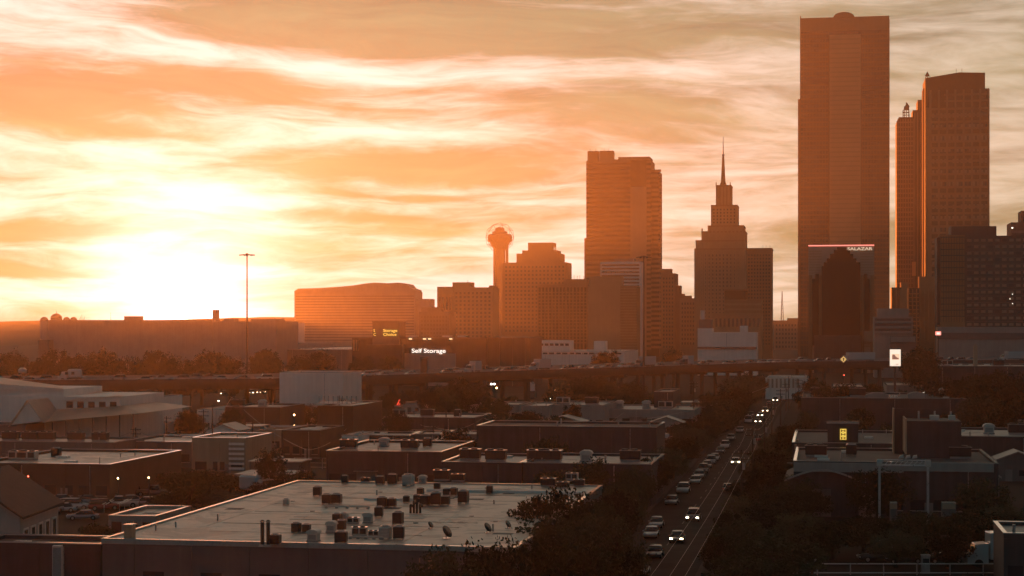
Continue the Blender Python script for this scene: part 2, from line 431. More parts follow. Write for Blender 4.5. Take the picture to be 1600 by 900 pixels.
    b.piers('rib', M_STONE2, 840.5, 917.5, 15, 449, None, 0, 1.0, .7); b.bands('spandrel', M_STONE2, 840.5, 917.5, 456, 540, 16, 0, .3, .35)
    for i, px in enumerate((889, 893, 897, 902, 906, 912)): tube(b.o, 'antenna', M_DMETAL, (b.u(px, 8), 8, b.z(437, px, 8)), (b.u(px, 8), 8, b.z(430 + i % 2, px, 8)), .12)
    # banded tower
    Y = 1500
    b = Bld('banded_tower', 'tall banded tower with rooftop boxes and a notched lower corner', 916, 1033, Y)
    b.mass('wall', M_GLASSW, 916, 1017, 251, 0, 34); b.mass('corner_wing', M_GLASSW, 1015, 1030, 268, 3, 30); b.mass('edge_pier', M_STONE2, 913, 918, 372, 6, 25)
    b.mass('roof_box', M_STONE2, 918, 935, 236, 4, 12, pyb=252); b.mass('roof_box', M_STONE2, 937, 958, 235.5, 4, 14, pyb=252)
    b.mass('roof_storey', M_STONE2, 966, 1015, 245, 1, 30, pyb=252); b.mass('roof_rail', M_STONE2, 957, 967, 249, 2, 12, pyb=252)
    b.bands('spandrel', M_STONE2, 916, 985, 251, 550, 40, 0, .52, .45); b.bands('spandrel', M_STONE2, 1010, 1017, 251, 550, 40, 0, .52, .45)
    b.mass('reflection_panel', M_STONE, 985, 1010, 292, -.9, 1); b.bands('balcony', M_STONE2, 1016.6, 1033, 265, 548, 38, 2.6, .5, .3)  # no shaft there: paler panel stands in for light mirrored on the facade
    for dx in (922, 931, 944, 951): tube(b.o, 'aerial', M_DMETAL, (b.u(dx, 8), 8, b.z(237, dx, 8)), (b.u(dx, 8), 8, b.z(232, dx, 8)), .12)
    b = Bld('mid_banded_block', 'pale banded mid-rise in front of the banded tower', 938, 1002, 1230)
    b.mass('wall', M_WHITE, 938, 1001, 409, 0, 22); b.bands('window_band', M_GLASSW, 940, 999, 413, 545, 24, 0, .45, .2); b.mass('roof_plant', M_CONCD, 960, 990, 404, 3, 14, pyb=410)
    b = Bld('blank_stair_block', 'blank-walled pale block in front of the pale banded mid-rise', 919, 995, 1130)
    b.mass('wall', M_STONE, 919, 969, 447, 0, 24); b.mass('stair_shaft', M_STONE, 921, 971, 432, 3, 16, pyb=448); b.mass('banded_wing', M_STONE2, 969, 995, 447, .6, 22)
    b.bands('balcony', M_STONE, 968, 995.5, 450, 545, 22, .6, .4, .9); b.mass('roof_tank', M_CONC, 968, 972, 438, 5, 8, pyb=448)
    # slender blocks between
    b = Bld('narrow_brown_block', 'narrow brown block squeezed beside the banded tower', 1033, 1068, 1420)
    b.mass('wall', M_STONE2, 1033, 1055, 427, 0, 30); b.mass('roof_box', M_STONE2, 1033, 1049, 420, 3, 14, pyb=428); b.mass('lower_wing', M_STONE2, 1055, 1062, 446, 2, 24); b.mass('lowest_wing', M_STONE2, 1062, 1068, 459, 3, 20)
    b.grid('window', M_FARG, 1035, 1053, 432, 545, 4, 18, 0, .5, .5)
    b = Bld('plain_tan_block', 'plain tan mid-rise between narrow brown block and the spired tower', 1062, 1092, 1380)
    b.mass('wall', M_STONE, 1062, 1092, 466, 0, 26); b.mass('roof_box', M_STONE, 1068, 1080, 462, 4, 12, pyb=467); b.grid('window', M_FARG, 1064, 1090, 471, 540, 6, 10, 0, .5, .5)
    # spired tower
    Y = 1320
    b = Bld('spired_tower', 'stepped stone tower tapering to a needle spire', 1085, 1165, Y, cat='tower')
    for a, c, y, d0, d1 in ((1085, 1165, 388, 0, 40), (1087, 1163.5, 375, .6, 38), (1096, 1164.5, 361, 1.2, 36), (1106, 1162, 352, 1.8, 34), (1111, 1152, 320, 3, 30), (1118.5, 1142.5, 289, 6, 26)):
        b.mass('tier', M_STONE, a, c, y, d0, d1); b.mass('tier_cornice', M_STONE2, a - .3, c + .3, y, d0 - .25, d1, pyb=y + 2.4)
    b.piers('pier', M_STONE, 1086, 1164, 14, 390, 545, 0, 1.1, .6)
    b.piers('pier', M_STONE, 1107, 1161, 10, 354, 392, 1.8, 1.1, 1.2); b.piers('pier', M_STONE, 1112, 1151, 8, 322, 356, 3, 1.0, .7); b.piers('pier', M_STONE2, 1120, 1141, 5, 292, 324, 6, .8, .5)
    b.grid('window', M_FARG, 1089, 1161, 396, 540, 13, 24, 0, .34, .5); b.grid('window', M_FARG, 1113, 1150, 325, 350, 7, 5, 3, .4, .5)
    u = b.u(1130, 16); zb = b.z(289, 1130, 16); k = Y / F
    sp = lathe(b.o, 'spire', M_STONE2, [(5.2 * k, 0), (5.0 * k, 2 * k), (3.6 * k, 5 * k), (1.8 * k, 42 * k), (1.3 * k, 46 * k)], 8, (u, 16, zb))
    lathe(sp, 'spire_collar', M_METAL, [(1.3 * k, 45 * k), (2.2 * k, 46 * k), (2.2 * k, 48 * k), (1.0 * k, 49 * k)], 8)
    lathe(sp, 'needle', M_METAL, [(.9 * k, 48 * k), (.7 * k, 60 * k), (.35 * k, 76 * k)], 6)
    for px in (1119, 1141): tube(b.o, 'corner_finial', M_STONE2, (b.u(px, 7), 7, b.z(289, px, 7)), (b.u(px, 7), 7, b.z(285, px, 7)), .35)
    tube(b.o, 'corner_finial', M_STONE2, (b.u(1097, 3), 3, b.z(361, 1097, 3)), (b.u(1097, 3), 3, b.z(357, 1097, 3)), .5)
    b = Bld('flat_wing_slab', 'flat-topped slab adjoining the spired tower', 1165, 1206, 1340)
    b.mass('wall', M_STONE2, 1165.3, 1206, 389, 0, 30); b.mass('coping', M_STONE2, 1165, 1206.5, 387.5, -.3, 30, pyb=390.5); b.grid('window', M_FARG, 1168, 1204, 396, 540, 8, 26, 0, .5, .5)
    for px in (1192, 1197, 1203): tube(b.o, 'antenna', M_DMETAL, (b.u(px, 4), 4, b.z(388, px, 4)), (b.u(px, 4), 4, b.z(383, px, 4)), .1)
    b = Bld('deck_block', 'dark open-deck block at the foot of the spired tower', 1131, 1190, 1180)
    b.mass('wall', M_STONE2, 1132, 1190, 468, 0, 26); b.mass('top_storey', M_GLASSW, 1132, 1166, 453, 3, 20, pyb=469); b.mass('roof_slab', M_STONE2, 1131, 1168, 451.5, 2, 22, pyb=454); b.bands('floor_band', M_STONE, 1132, 1190, 474, 545, 9, 0, .4, .5)
    b = Bld('colonnade_block', 'low stone block with a row of tall openings behind the white box', 1113, 1190, 1060)
    b.mass('wall', M_STONE, 1113, 1190, 491, 0, 30); b.mass('cornice', M_STONE, 1112, 1191, 489, -1, 1.5, pyb=493); b.grid('opening', M_GLASS, 1116, 1188, 496, 512, 11, 1, 0, .5, .8)
    b = Bld('white_box_block', 'blank white windowless block with a higher stair end', 1090, 1183, 960)
    b.mass('wall', M_WHITE, 1090, 1182, 519.5, 0, 24); b.mass('stair_end', M_WHITE, 1090, 1113, 513, -.4, 12); b.mass('raised_panel', M_WHITE, 1156, 1168, 509, -.3, 6)
    b.mass('ledge', M_CONCD, 1090, 1182, 542, -1.2, 0, pyb=545); b.mass('roof_shed', M_CONCD, 1092, 1112, 499, 3, 12, pyb=514)
    tube(b.o, 'roof_tank', M_METAL, (b.u(1098, 5), 5, b.z(500, 1098, 5)), (b.u(1098, 5), 5, b.z(485, 1098, 5)), 1.3, n=16)
    for i in range(3): b.mass('joint', M_CONC, 1112 + i * 23, 1112.6 + i * 23, 521, -.12, 0, pyb=541)
    b = Bld('far_low_block', 'far hazy low block in the gap beside the tallest tower', 1208, 1252, 1900)
    b.mass('wall', M_STONE, 1209, 1253, 501, 0, 40); b.mass('roof_storey', M_STONE, 1230, 1253, 497, 3, 30, pyb=502); b.grid('window', M_FARG, 1211, 1250, 505, 545, 8, 6, 0, .5, .5)
    Y = 2100; t = thing('lattice_mast', 'thin far lattice mast in the gap beside the tallest tower', 'mast', (PX(1222, Y), Y, 0))
    zt = PZ(455, Y)
    for dx, dy in ((-3, -3), (3, -3), (0, 3)): tube(t, 'mast_leg', M_DMETAL, (dx, dy, 0), (dx * .05, dy * .05, zt), .42, .2)
    for i in range(14): z = zt * i / 14; w = 3 * (1 - i / 15); tube(t, 'brace', M_DMETAL, (-w, -w, z), (w * .9, -w * .9, z + zt / 14), .14)
    # tallest tower
    M_BAY = mat('glow_tinted_granite', (.52, .28, .15), .7, .12, .03, spec=.1); M_BAY2 = mat('glow_tinted_granite_dark', (.44, .23, .12), .7, .12, .03, spec=.1); M_SPAN = mat('glow_tinted_spandrel', (.24, .125, .06), .7, .12, .03, spec=.1)  # copper bay and spandrels carry the sunset glow in their colour
    Y = 1500
    b = Bld('tallest_tower', 'tallest glass tower with a semicircular crest on its roof', 1250, 1389, Y, cat='tower')
    b.mass('wall', M_GLASSB, 1250, 1390, 32, 0, 60); b.mass('side_fin', M_STONE2, 1246.8, 1253, 155, 22, 50)
    b.mass('crown_band', M_STONE2, 1250, 1389.5, 26.5, -.6, 59, pyb=48); b.mass('central_bay', M_BAY, 1296, 1345, 54, -2.2, 2)
    z0 = b.z(27.5, 1318, 0); rr = (b.u(1335) - b.u(1302)) / 2; um = b.u(1318.5)
    prism(b.o, 'crest_arch', M_STONE2, [(um + rr * math.cos(a * math.pi / 20), z0 + rr * .52 * math.sin(a * math.pi / 20)) for a in range(21)], -1.2, 10)
    for i in range(3): b.mass('crown_fin', M_STONE2, 1304, 1333, 32 + i * 5, -1.0, 0, pyb=34 + i * 5)
    for a, c in ((1250.5, 1295), (1346, 1389.5)):
        b.bands('spandrel', M_SPAN, a, c, 52, 545, 68, 0, .34, .35)
        b.piers('mullion', M_SPAN, a + .5, c - .5, 10, 50, None, 0, .5, .6)
    b.bands('central_spandrel', M_BAY2, 1297, 1344, 60, 545, 66, -2.2, .3, .12)
    for px in (1250.8, 1387.5): b.mass('corner_post', M_STONE2, px - .7, px + .7, 25, -.9, 1, pyb=60)
    b.mass('mechanical_storey', M_DARK, 1347, 1380, 124, -.75, 0, pyb=133); b.mass('mechanical_storey', M_DARK, 1260, 1293, 124, -.75, 0, pyb=131)
    # neon-edged glass block in front of it
    Y = 1010
    b = Bld('neon_edged_block', 'glass block with pink neon roof line and stepped dark recess', 1263, 1366, Y)
    b.mass('wall', mat('rose_granite', (.46, .34, .26), .7, .1, .05, streak=.1), 1263, 1366, 385, 0, 30); b.mass('neon_strip', light_mat('pink_neon', (1.0, .22, .16), .8), 1263, 1366, 382.6, -.3, .5, pyb=384.4)
    steps = [(1284, 416), (1287, 416), (1287, 410), (1292, 410), (1292, 404), (1297, 404), (1297, 397), (1303, 397), (1303, 391), (1308, 391), (1308, 386.5), (1322, 386.5), (1322, 391), (1328, 391), (1328, 397), (1333, 397), (1333, 404), (1338, 404), (1338, 410), (1344, 410), (1344, 549), (1284, 549)]
    prism(b.o, 'stepped_glass_front', mat('black_glass', (.008, .008, .009), .5, 0, spec=.1), [(b.u(x), b.z(y, x)) for x, y in steps], -2.5, .2)
    for pts in (((1269, 436), (1274, 436), (1274, 428), (1279.5, 428), (1279.5, 540), (1269, 540)), ((1350, 428), (1355, 428), (1355, 436), (1359, 436), (1359, 517), (1350, 517))):
        prism(b.o, 'dark_slot', mat('black_glass', (.008, .008, .009), .5, 0, spec=.1), [(b.u(x), b.z(y, x)) for x, y in pts], -1.4, .2)
    b.piers('pier', M_STONE2, 1264, 1268, 3, 430, None, 0, .6, .8); b.piers('pier', M_STONE2, 1281, 1283, 2, 430, None, 0, .6, 1.5); b.piers('pier', M_STONE2, 1346, 1349, 2, 430, None, 0, .6, 1.5); b.piers('pier', M_STONE2, 1361, 1365, 3, 430, None, 0, .6, .8)
    b.bands('spandrel', M_STONE, 1263.2, 1284, 392, 545, 36, 0, .25, .25); b.bands('spandrel', M_STONE, 1344, 1365.8, 392, 545, 36, 0, .25, .25)
    b.mass('entrance_bay', M_GLOWWIN, 1350, 1365, 517, -3, 0, pyb=534); b.mass('plinth', M_DARK, 1272, 1345, 524, -6, -2.5)
    sign(b, 'SALAZAR', 1324, 1363, 386.2, 391, -.5, light_mat('sign_cream', (1, .75, .5), .4))
    # garage at its foot
    b = Bld('deck_garage', 'low parking garage with three dark open decks', 1366, 1428, 920)
    b.mass('wall', M_CONC, 1366, 1426, 495, 0, 26); b.mass('stair_block', M_CONC, 1371, 1420, 482, 6, 20, pyb=496)
    for i in range(3): b.mass('open_deck', M_GLASS, 1367, 1424, 497.5 + i * 8, -.2, .2, pyb=501.5 + i * 8); b.mass('deck_rail', M_CONC, 1365.5, 1426.5, 501.5 + i * 8, -1.0, 0, pyb=505 + i * 8)
    b.mass('name_board', M_CONC, 1392, 1430, 526, -14, -13, pyb=534.5); b.mass('board_frame', M_CONCD, 1391, 1431, 525, -12.9, -12.5, pyb=550)
    # slim tower with antenna lattice
    Y = 1620
    b = Bld('chamfered_tower', 'slim chamfered tower with a lattice antenna frame on top', 1401, 1450, Y, cat='tower')
    pl = [(1401, 190), (1404.5, 183), (1428, 183), (1428, 560), (1401, 560)]
    prism(b.o, 'wall', M_GLASSW, [(b.u(x), b.z(y, x)) for x, y in pl], 0, 30)
    b.mass('step', M_GLASSW, 1426, 1436, 172, 2, 30); b.mass('step', M_GLASSW, 1434, 1446, 156, 4, 34)
    b.piers('pier', M_STONE2, 1403, 1427, 7, 186, None, 0, .8, .5); b.piers('pier', M_STONE2, 1429, 1443, 4, 176, None, 3, .8, 1.5)
    b.bands('spandrel', M_STONE2, 1401, 1428, 190, 545, 48, 0, .3, .3)
    for px, py in ((1411, 172), (1413, 166), (1416, 160), (1420, 165), (1420.5, 178)): tube(b.o, 'antenna', M_DMETAL, (b.u(px, 6), 6, b.z(184, px, 6)), (b.u(px, 6), 6, b.z(py, px, 6)), .35)
    u0, u1 = b.u(1411, 6), b.u(1421, 6)
    for i in range(3): z = b.z(180 - i * 4, 1416, 6); tube(b.o, 'lattice_rail', M_DMETAL, (u0, 6, z), (u1, 6, z), .25)
    prism(b.o, 'antenna_shield', M_DMETAL, [(b.u(1411.5, 6), b.z(171, 1412, 6)), (b.u(1417, 6), b.z(160, 1417, 6)), (b.u(1421, 6), b.z(166, 1420, 6)), (b.u(1420, 6), b.z(172, 1420, 6))], 5.6, 6.4)
    for px in (1412, 1419): lathe(b.o, 'dish', M_DMETAL, [(.2, 0), (1.4, .3), (1.5, .5)], 12, (b.u(px, 6), 5.4, b.z(176, px, 6)))
    b.mass('lit_window', mat('sun_painted_glass', (.8, .42, .14), .2, .0), 1425, 1431, 409, -2, .5, pyb=431)  # orange sun gleam put into the base colour; the window emits nothing
    # ribbed tower
    Y = 1480
    b = Bld('ribbed_tower', 'tall ribbed tower with a sloping roof edge and window grid', 1453, 1546, Y, cat='tower')
    pl = [(1446, 121.5), (1499, 112.5), (1539.5, 113), (1539.5, 560), (1446, 560)]
    prism(b.o, 'wall', M_GLASSW, [(b.u(x), b.z(y, x)) for x, y in pl], 2, 44)
    b.mass('front_bay', M_GLASSW, 1453, 1545, 142, 0, 3); b.mass('shoulder', M_STONE2, 1539.5, 1545.5, 138, .5, 40); b.mass('west_fin', M_STONE2, 1447, 1453, 168, 1, 40); b.mass('west_fin', M_STONE2, 1442.5, 1447, 138, 18, 40)
    b.piers('pier', M_STONE2, 1454, 1544.5, 8, 140, None, 0, 1.6, 1.0)
    b.bands('spandrel', M_STONE2, 1454, 1544.5, 168, 546, 37, 0, .34, .5); b.bands('spandrel', M_STONE2, 1475, 1544.5, 146, 166, 2, 0, .3, .5)
    b.grid('window', M_GLOWWIN, 1455, 1544, 171, 546, 14, 21, 0, .5, .38, .25, pick=lambda i, j: M_GLOWWIN if random.random() < .8 else M_GLASS)
    b.side_bands('spandrel', M_STONE2, False, 1447, 172, 545, 36, 1, 38, .35, .35)
    for px in (1494, 1503): tube(b.o, 'aerial', M_DMETAL, (b.u(px, 9), 9, b.z(114, px, 9)), (b.u(px, 9), 9, b.z(107, px, 9)), .15)
    for px, y0, y1 in ((1446, 122, 117), (1449.5, 122, 117)): tube(b.o, 'antenna_leg', M_DMETAL, (b.u(px, 4), 4, b.z(y0, px, 4)), (b.u(1448.5, 4), 4, b.z(y1, px, 4)), .3)
    prism(b.o, 'antenna_shield', M_DMETAL, [(b.u(1445, 4), b.z(119, 1445, 4)), (b.u(1449, 4), b.z(111.5, 1449, 4)), (b.u(1453, 4), b.z(119.5, 1453, 4))], 3.6, 4.4)
    # small things at the foot
    b = Bld('notched_dark_block', 'dark notched mid-rise at the foot of the chamfered tower', 1393, 1465, 1250)
    b.mass('wall', M_GLASSW, 1393, 1408, 449, 0, 24); b.mass('tall_bay', M_STONE2, 1408, 1418, 441, -1, 20); b.mass('arched_bay', M_GLASS, 1420, 1436, 450, 2, 20); b.mass('far_bay', M_STONE2, 1436, 1465, 432, 4, 26)
    b.piers('pier', M_STONE2, 1394, 1464, 12, 452, None, 0, .7, .8); b.bands('spandrel', M_STONE2, 1394, 1464, 458, 545, 14, 2, .3, .5)
    # window-grid hotel
    Y = 900
    b = Bld('window_grid_hotel', 'dark hotel slab with rows of evenly spaced pale windows', 1465, 1650, Y)
    b.mass('wall', M_DARK, 1508, 1650, 368, 0, 26); b.mass('mullioned_bay', M_STONE2, 1469, 1508, 367, -1.5, 24); b.mass('penthouse', M_DARK, 1485, 1557, 353.5, 5, 20, pyb=369); b.mass('west_edge', M_DARK, 1464, 1469, 371, 0, 20)
    b.piers('mullion', M_DARK, 1470, 1507.5, 10, 369, 503, -1.5, .22, .25); b.bands('floor_line', M_DARK, 1469.3, 1507.7, 370, 503, 14, -1.5, .14, .3)
    b.bands('slab_edge', M_CONCD, 1510, 1650, 382, 512, 13, 0, .10, .3)
    b.grid('window', M_GLOWWIN, 1509, 1652, 370, 512, 13, 14, 0, .66, .42, .2, pick=lambda i, j: M_GLOWWIN if random.random() < .86 else M_GLASS)
    b.side_bands('edge_window', mat('sun_painted_glass', (.8, .42, .14), .2, .0), False, 1464.5, 373, 420, 6, 1, 8, .55, .15)  # same painted sun gleam on the edge windows
    b.mass('vent_stack', M_CONC, 1484.5, 1486.5, 353, 3.5, 5, pyb=368); b.mass('podium', M_CONC, 1466, 1650, 511, -22, -1.6); b.mass('podium_fascia', M_CONCD, 1465, 1650, 520, -22.6, -22, pyb=530)
    b.grid('lit_window', light_mat('lit_office', (1, .9, .7), 1.2), 1576, 1584, 456, 478, 2, 3, 0, .2, .2, .4, pick=lambda i, j: light_mat('lit_office', (1, .9, .7), 1.2) if (i + j) % 2 else None)
    b = Bld('stepped_end_block', 'dark stepped block beyond the window-grid hotel roof', 1580, 1640, 1200)
    b.mass('wall', M_DARK, 1580, 1640, 347, 0, 30); b.mass('upper_step', M_DARK, 1596, 1640, 329, 4, 26); b.mass('lit_edge', light_mat('lit_office', (1, .9, .7), 1.2), 1580.5, 1583, 355, -.4, .2, pyb=357)
    b.bands('spandrel', M_CONCD, 1580.5, 1640, 360, 420, 6, 0, .4, .3)

def sign(b, txt, px0, px1, py0, py1, d, m, name='sign_lettering', par=None):
    cu = bpy.data.curves.new(name, 'FONT'); cu.body = txt; cu.size = 1; cu.extrude = .04; cu.offset = .012
    cu.materials.append(m)
    o = bpy.data.objects.new(name, cu); COL.objects.link(o)
    bpy.context.view_layer.update()
    w, h = o.dimensions.x, o.dimensions.y
    me = bpy.data.meshes.new_from_object(o)
    bpy.data.objects.remove(o); o = mesh_obj(name, me, par or b.o)
    x0, x1 = b.u(px0, d), b.u(px1, d); z0, z1 = b.z(py1, px0, d), b.z(py0, px0, d)
    o.rotation_euler = (R(90), 0, 0); o.scale = ((x1 - x0) / w, (z1 - z0) / h, 1)
    o.location = (x0, d, z0)
    return o
skyline()

def haze():
    bm = bmesh.new(); bm_box(bm, -2050, 2050, -300, 2620, -1.5, 300)
    m = bpy.data.materials.new('haze'); m.use_nodes = True; t = m.node_tree; t.nodes.clear()
    o = t.nodes.new('ShaderNodeOutputMaterial'); v = t.nodes.new('ShaderNodeVolumePrincipled')
    v.inputs['Color'].default_value = (.95, .93, .90, 1); v.inputs['Density'].default_value = HAZE_DENSITY; v.inputs['Anisotropy'].default_value = HAZE_G
    t.links.new(v.outputs[0], o.inputs['Volume'])
    ob = mesh_obj('haze', from_bm('haze', bm, m)); tag(ob, 'thin sunlit haze hanging over the whole city', 'haze', kind='stuff')

# ------------------------------------------------------------------ elevated freeway
FW = [(PX(-250, 474), 474), (PX(430, 500), 500), (116, 721), (116 + .94 * 230, 721 + .34 * 230)]
FWZ, FWW = 12.0, 30.0
def fw_seg():
    P = [Vector(p) for p in FW]; out = []
    for a, b in zip(P, P[1:]):
        d = (b - a).normalized(); out.append((a, b, d, Vector((-d.y, d.x))))
    return out
def fw_at(px, off):
    best = None
    for a, b, d, nrm in fw_seg():
        L = (b - a).length
        for i in range(int(L)):
            p = a + d * i + nrm * off; e = abs(PX(px, p.y) - p.x)
            if best is None or e < best[0]: best = (e, p.copy(), d)
    return best[1], math.atan2(best[2].y, best[2].x)
M_DECK = mat('weathered_girder', (.07, .066, .06), .85, .25, .15, streak=.3)
def freeway():
    t = bpy.data.objects.new('elevated_freeway', None); COL.objects.link(t); t['kind'] = 'structure'
    segs = fw_seg()
    def strip(name, m, o0, o1, z0, z1):
        for k, (a, b, d, n_) in enumerate(segs):
            n0 = n_ if k == 0 else (n_ + segs[k - 1][3]).normalized(); n1 = n_ if k == len(segs) - 1 else (n_ + segs[k + 1][3]).normalized()
            bm = bmesh.new(); P = [a + n0 * o0, b + n1 * o0, b + n1 * o1, a + n0 * o1]
            v = [bm.verts.new((p.x, p.y, z)) for z in (z0, z1) for p in P]
            for f in ((3, 2, 1, 0), (4, 5, 6, 7), (0, 1, 5, 4), (1, 2, 6, 5), (2, 3, 7, 6), (3, 0, 4, 7)): bm.faces.new([v[i] for i in f])
            mesh_obj(name, from_bm(name, bm, m), t)
    strip('deck', M_ASPH, 0, FWW, FWZ - .9, FWZ); strip('girder', M_DECK, 1.5, 3, FWZ - 2.3, FWZ - .9); strip('girder', M_DECK, 13, 15, FWZ - 2.3, FWZ - .9); strip('girder', M_DECK, 26, 28, FWZ - 2.3, FWZ - .9)
    strip('barrier', M_DECK, -.25, .25, FWZ - .95, FWZ + .55); strip('barrier', M_CONC, FWW - .25, FWW + .25, FWZ - .95, FWZ + .95); strip('median_barrier', M_CONC, FWW / 2 - .25, FWW / 2 + .25, FWZ + .004, FWZ + .85)
    strip('barrier_rail', M_METAL, -.12, .12, FWZ + .70, FWZ + .80)
    for o in (4.2, 7.8, 11.4, 18.6, 22.2, 25.8): strip('lane_line', mat('road_paint', (.6, .58, .52), .6, .2, .6), o, o + .15, FWZ + .004, FWZ + .01)
    for a, b, d, n_ in segs:
        L = (b - a).length; k = int(L // 26)
        for i in range(k):
            c = a + d * (13 + i * 26)
            for o in (4, 15, 26): p = c + n_ * o; tube(t, 'column', M_DECK, (p.x, p.y, 0), (p.x, p.y, FWZ - 3), .8, n=12)
            q = c + n_ * 2; r_ = c + n_ * 28
            bm = bmesh.new(); bm_box(bm, -.7, .7, 2, 28, FWZ - 3.3, FWZ - 2.3)
            o_ = mesh_obj('cap_beam', from_bm('cap_beam', bm, M_DECK), t, (c.x, c.y, 0)); o_.rotation_euler = (0, 0, math.atan2(d.y, d.x))
freeway()

# ------------------------------------------------------------------ street
SX0 = -20.0
def street_x(Y, off=0.0): return SX0 + GS * Y + off
M_PAINT = mat('worn_road_paint', (.07, .068, .062), .9, .5, .6)
M_PAVE = mat('pavement_concrete', (.055, .053, .05), .9, .25, .4, spec=.04, bump=.2)
def street():
    def ribbon(name, m, o0, o1, z0, z1, Y0=120, Y1=1000, n=1, parent=None):
        bm = bmesh.new(); v = [bm.verts.new((street_x(Y, o), Y, z)) for z in (z0, z1) for Y, o in ((Y0, o0), (Y0, o1), (Y1, o1), (Y1, o0))]
        for f in ((3, 2, 1, 0), (4, 5, 6, 7), (0, 1, 5, 4), (1, 2, 6, 5), (2, 3, 7, 6), (3, 0, 4, 7)): bm.faces.new([v[i] for i in f])
        return mesh_obj(name, from_bm(name, bm, m), parent)
    road = ribbon('road', mat('street_asphalt', (.022, .022, .023), .85, .45, .25, spec=.04, bump=.2), -6, 5.6, -.2, .006); tag(road, kind='structure')
    for a, b in ((-8.2, -6), (5.6, 7.8)): tag(ribbon('pavement', M_PAVE, a, b, -.2, .14), kind='structure')
    for Y in range(130, 420, 12): ribbon('lane_marking', M_PAINT, -.08, .08, .0065, .011, Y, Y + 3.2, parent=road)
    for o in (): ribbon('edge_line', M_PAINT, o - .05, o + .05, .0065, .011, parent=road)
    # a cross street and the frontage road below the freeway
    for Y, w in ((300, 5), (470, 5)):
        bm = bmesh.new(); c = Vector((street_x(Y), Y)); v = []
        for a, b in ((-230, -w), (-10, -w), (-10, w), (-230, w)): p = c + UX * a + UY * b; v.append(bm.verts.new((p.x, p.y, .004)))
        bm.faces.new(v); tag(mesh_obj('road', from_bm('cross_road', bm, M_ASPH)), kind='structure')
street()

# ------------------------------------------------------------------ low buildings of the near districts
M_TAN = mat('tan_stucco', (.40, .29, .20), .85, .14, .2, streak=.2)
M_SLATE = mat('shingle_roof', (.035, .034, .033), .85, .3, .8, bump=.3)
M_CAP = mat('metal_coping', (.40, .36, .32), .3, .12, .5, spec=.6, coat=1.0)
M_DOOR = mat('steel_door', (.22, .2, .18), .5, .15, .5)
M_UNITC0 = mat('vent_metal', (.40, .38, .36), .3, .15, 1.0, metal=.6)
M_SKYL = mat('skylight_plastic', (.75, .70, .62), .25, .1, 1.0, spec=.6)
def lowrise(name, label, px0, px1, pyf, pyb, z, wall=M_CONCD, roof=M_ROOFM, nwin=6, cap=M_CAP, ndoor=1, cat='building', rows=1):
    Y = YG(pyf, z); b = Bld(name, label, px0, px1, Y, cat); dep = max(6.0, YG(pyb, z) - Y)
    x0, x1 = b.u(px0), b.u(px1)
    box(b.o, 'wall', wall, x0, x1, 0, dep, 0, z - .5); box(b.o, 'roof_deck', roof, x0 + .35, x1 - .35, .35, dep - .35, z - .5, z - .42)
    for a in ((x0, x1, 0, .35), (x0, x1, dep - .35, dep), (x0, x0 + .35, .35, dep - .35), (x1 - .35, x1, .35, dep - .35)): box(b.o, 'parapet', wall, *a, z - .5, z - .06)
    for a in ((x0 - .06, x1 + .06, -.06, .41), (x0 - .06, x1 + .06, dep - .41, dep + .06), (x0 - .06, x0 + .41, .41, dep - .41), (x1 - .41, x1 + .06, .41, dep - .41)): box(b.o, 'coping', cap, *a, z - .06, z + .05)
    W = x1 - x0
    for r_ in range(rows):
        for i in range(nwin):
            x = x0 + W * (i + .5) / nwin; zz = 1.1 + r_ * 3.3; ww = min(1.6, W / nwin * .32)
            w = box(b.o, 'window', M_GLASS, x - ww, x + ww, -.05, .1, zz, zz + 1.5)
            box(b.o, 'window_sill', M_CONC, x - ww - .1, x + ww + .1, -.14, .0, zz - .14, zz - .01)
    for i in range(ndoor):
        x = x0 + W * (i + .93) / (ndoor + .4); box(b.o, 'door', M_DOOR, x - .6, x + .6, -.06, .1, 0, 2.2)
    k = max(2, int(W / 7))
    for i in range(k + 1): x = x0 + .2 + (W - .4) * i / k; box(b.o, 'pilaster', wall, x - .2, x + .2, -.16, 0, 0, z - .55)
    if nwin > 2 and W > 14:
        for i in range(max(1, int(W / 16))): x = x0 + W * (i + .35) / max(1, int(W / 16)); box(b.o, 'roller_door', M_DOOR, x - 1.7, x + 1.7, -.09, .1, 0, 3.0); box(b.o, 'door_canopy', M_CAP, x - 2, x + 2, -1.0, 0, 3.1, 3.2)
    for i in range(max(1, int(W / 11))): x = x0 + W * (i + .71) / max(1, int(W / 11)); tube(b.o, 'downpipe', M_UNITC0, (x, -.12, 0), (x, -.12, z - .3), .06, n=6)
    rr = random.Random(int(px0 * 7 + pyf))
    for i in range(max(2, int(W * dep / 90))):
        x = rr.uniform(x0 + 1, x1 - 1); y = rr.uniform(1, max(1.2, dep - 1)); q = rr.random()
        if q < .45: tube(b.o, 'vent_pipe', M_UNITC0, (x, y, z - .45), (x, y, z + rr.uniform(.1, .9)), rr.uniform(.08, .18), n=8)
        elif q < .75: sx = rr.uniform(.5, 1.1); box(b.o, 'skylight', M_SKYL, x - sx, x + sx, y - .6, y + .6, z - .45, z - .1)
        else: sx = rr.uniform(.8, 2.2); box(b.o, 'roof_patch', M_ROOFD, x - sx, x + sx, y - .7, y + .7, z - .425, z - .405)
    b.dep = dep; b.zt = z - .42
    return b
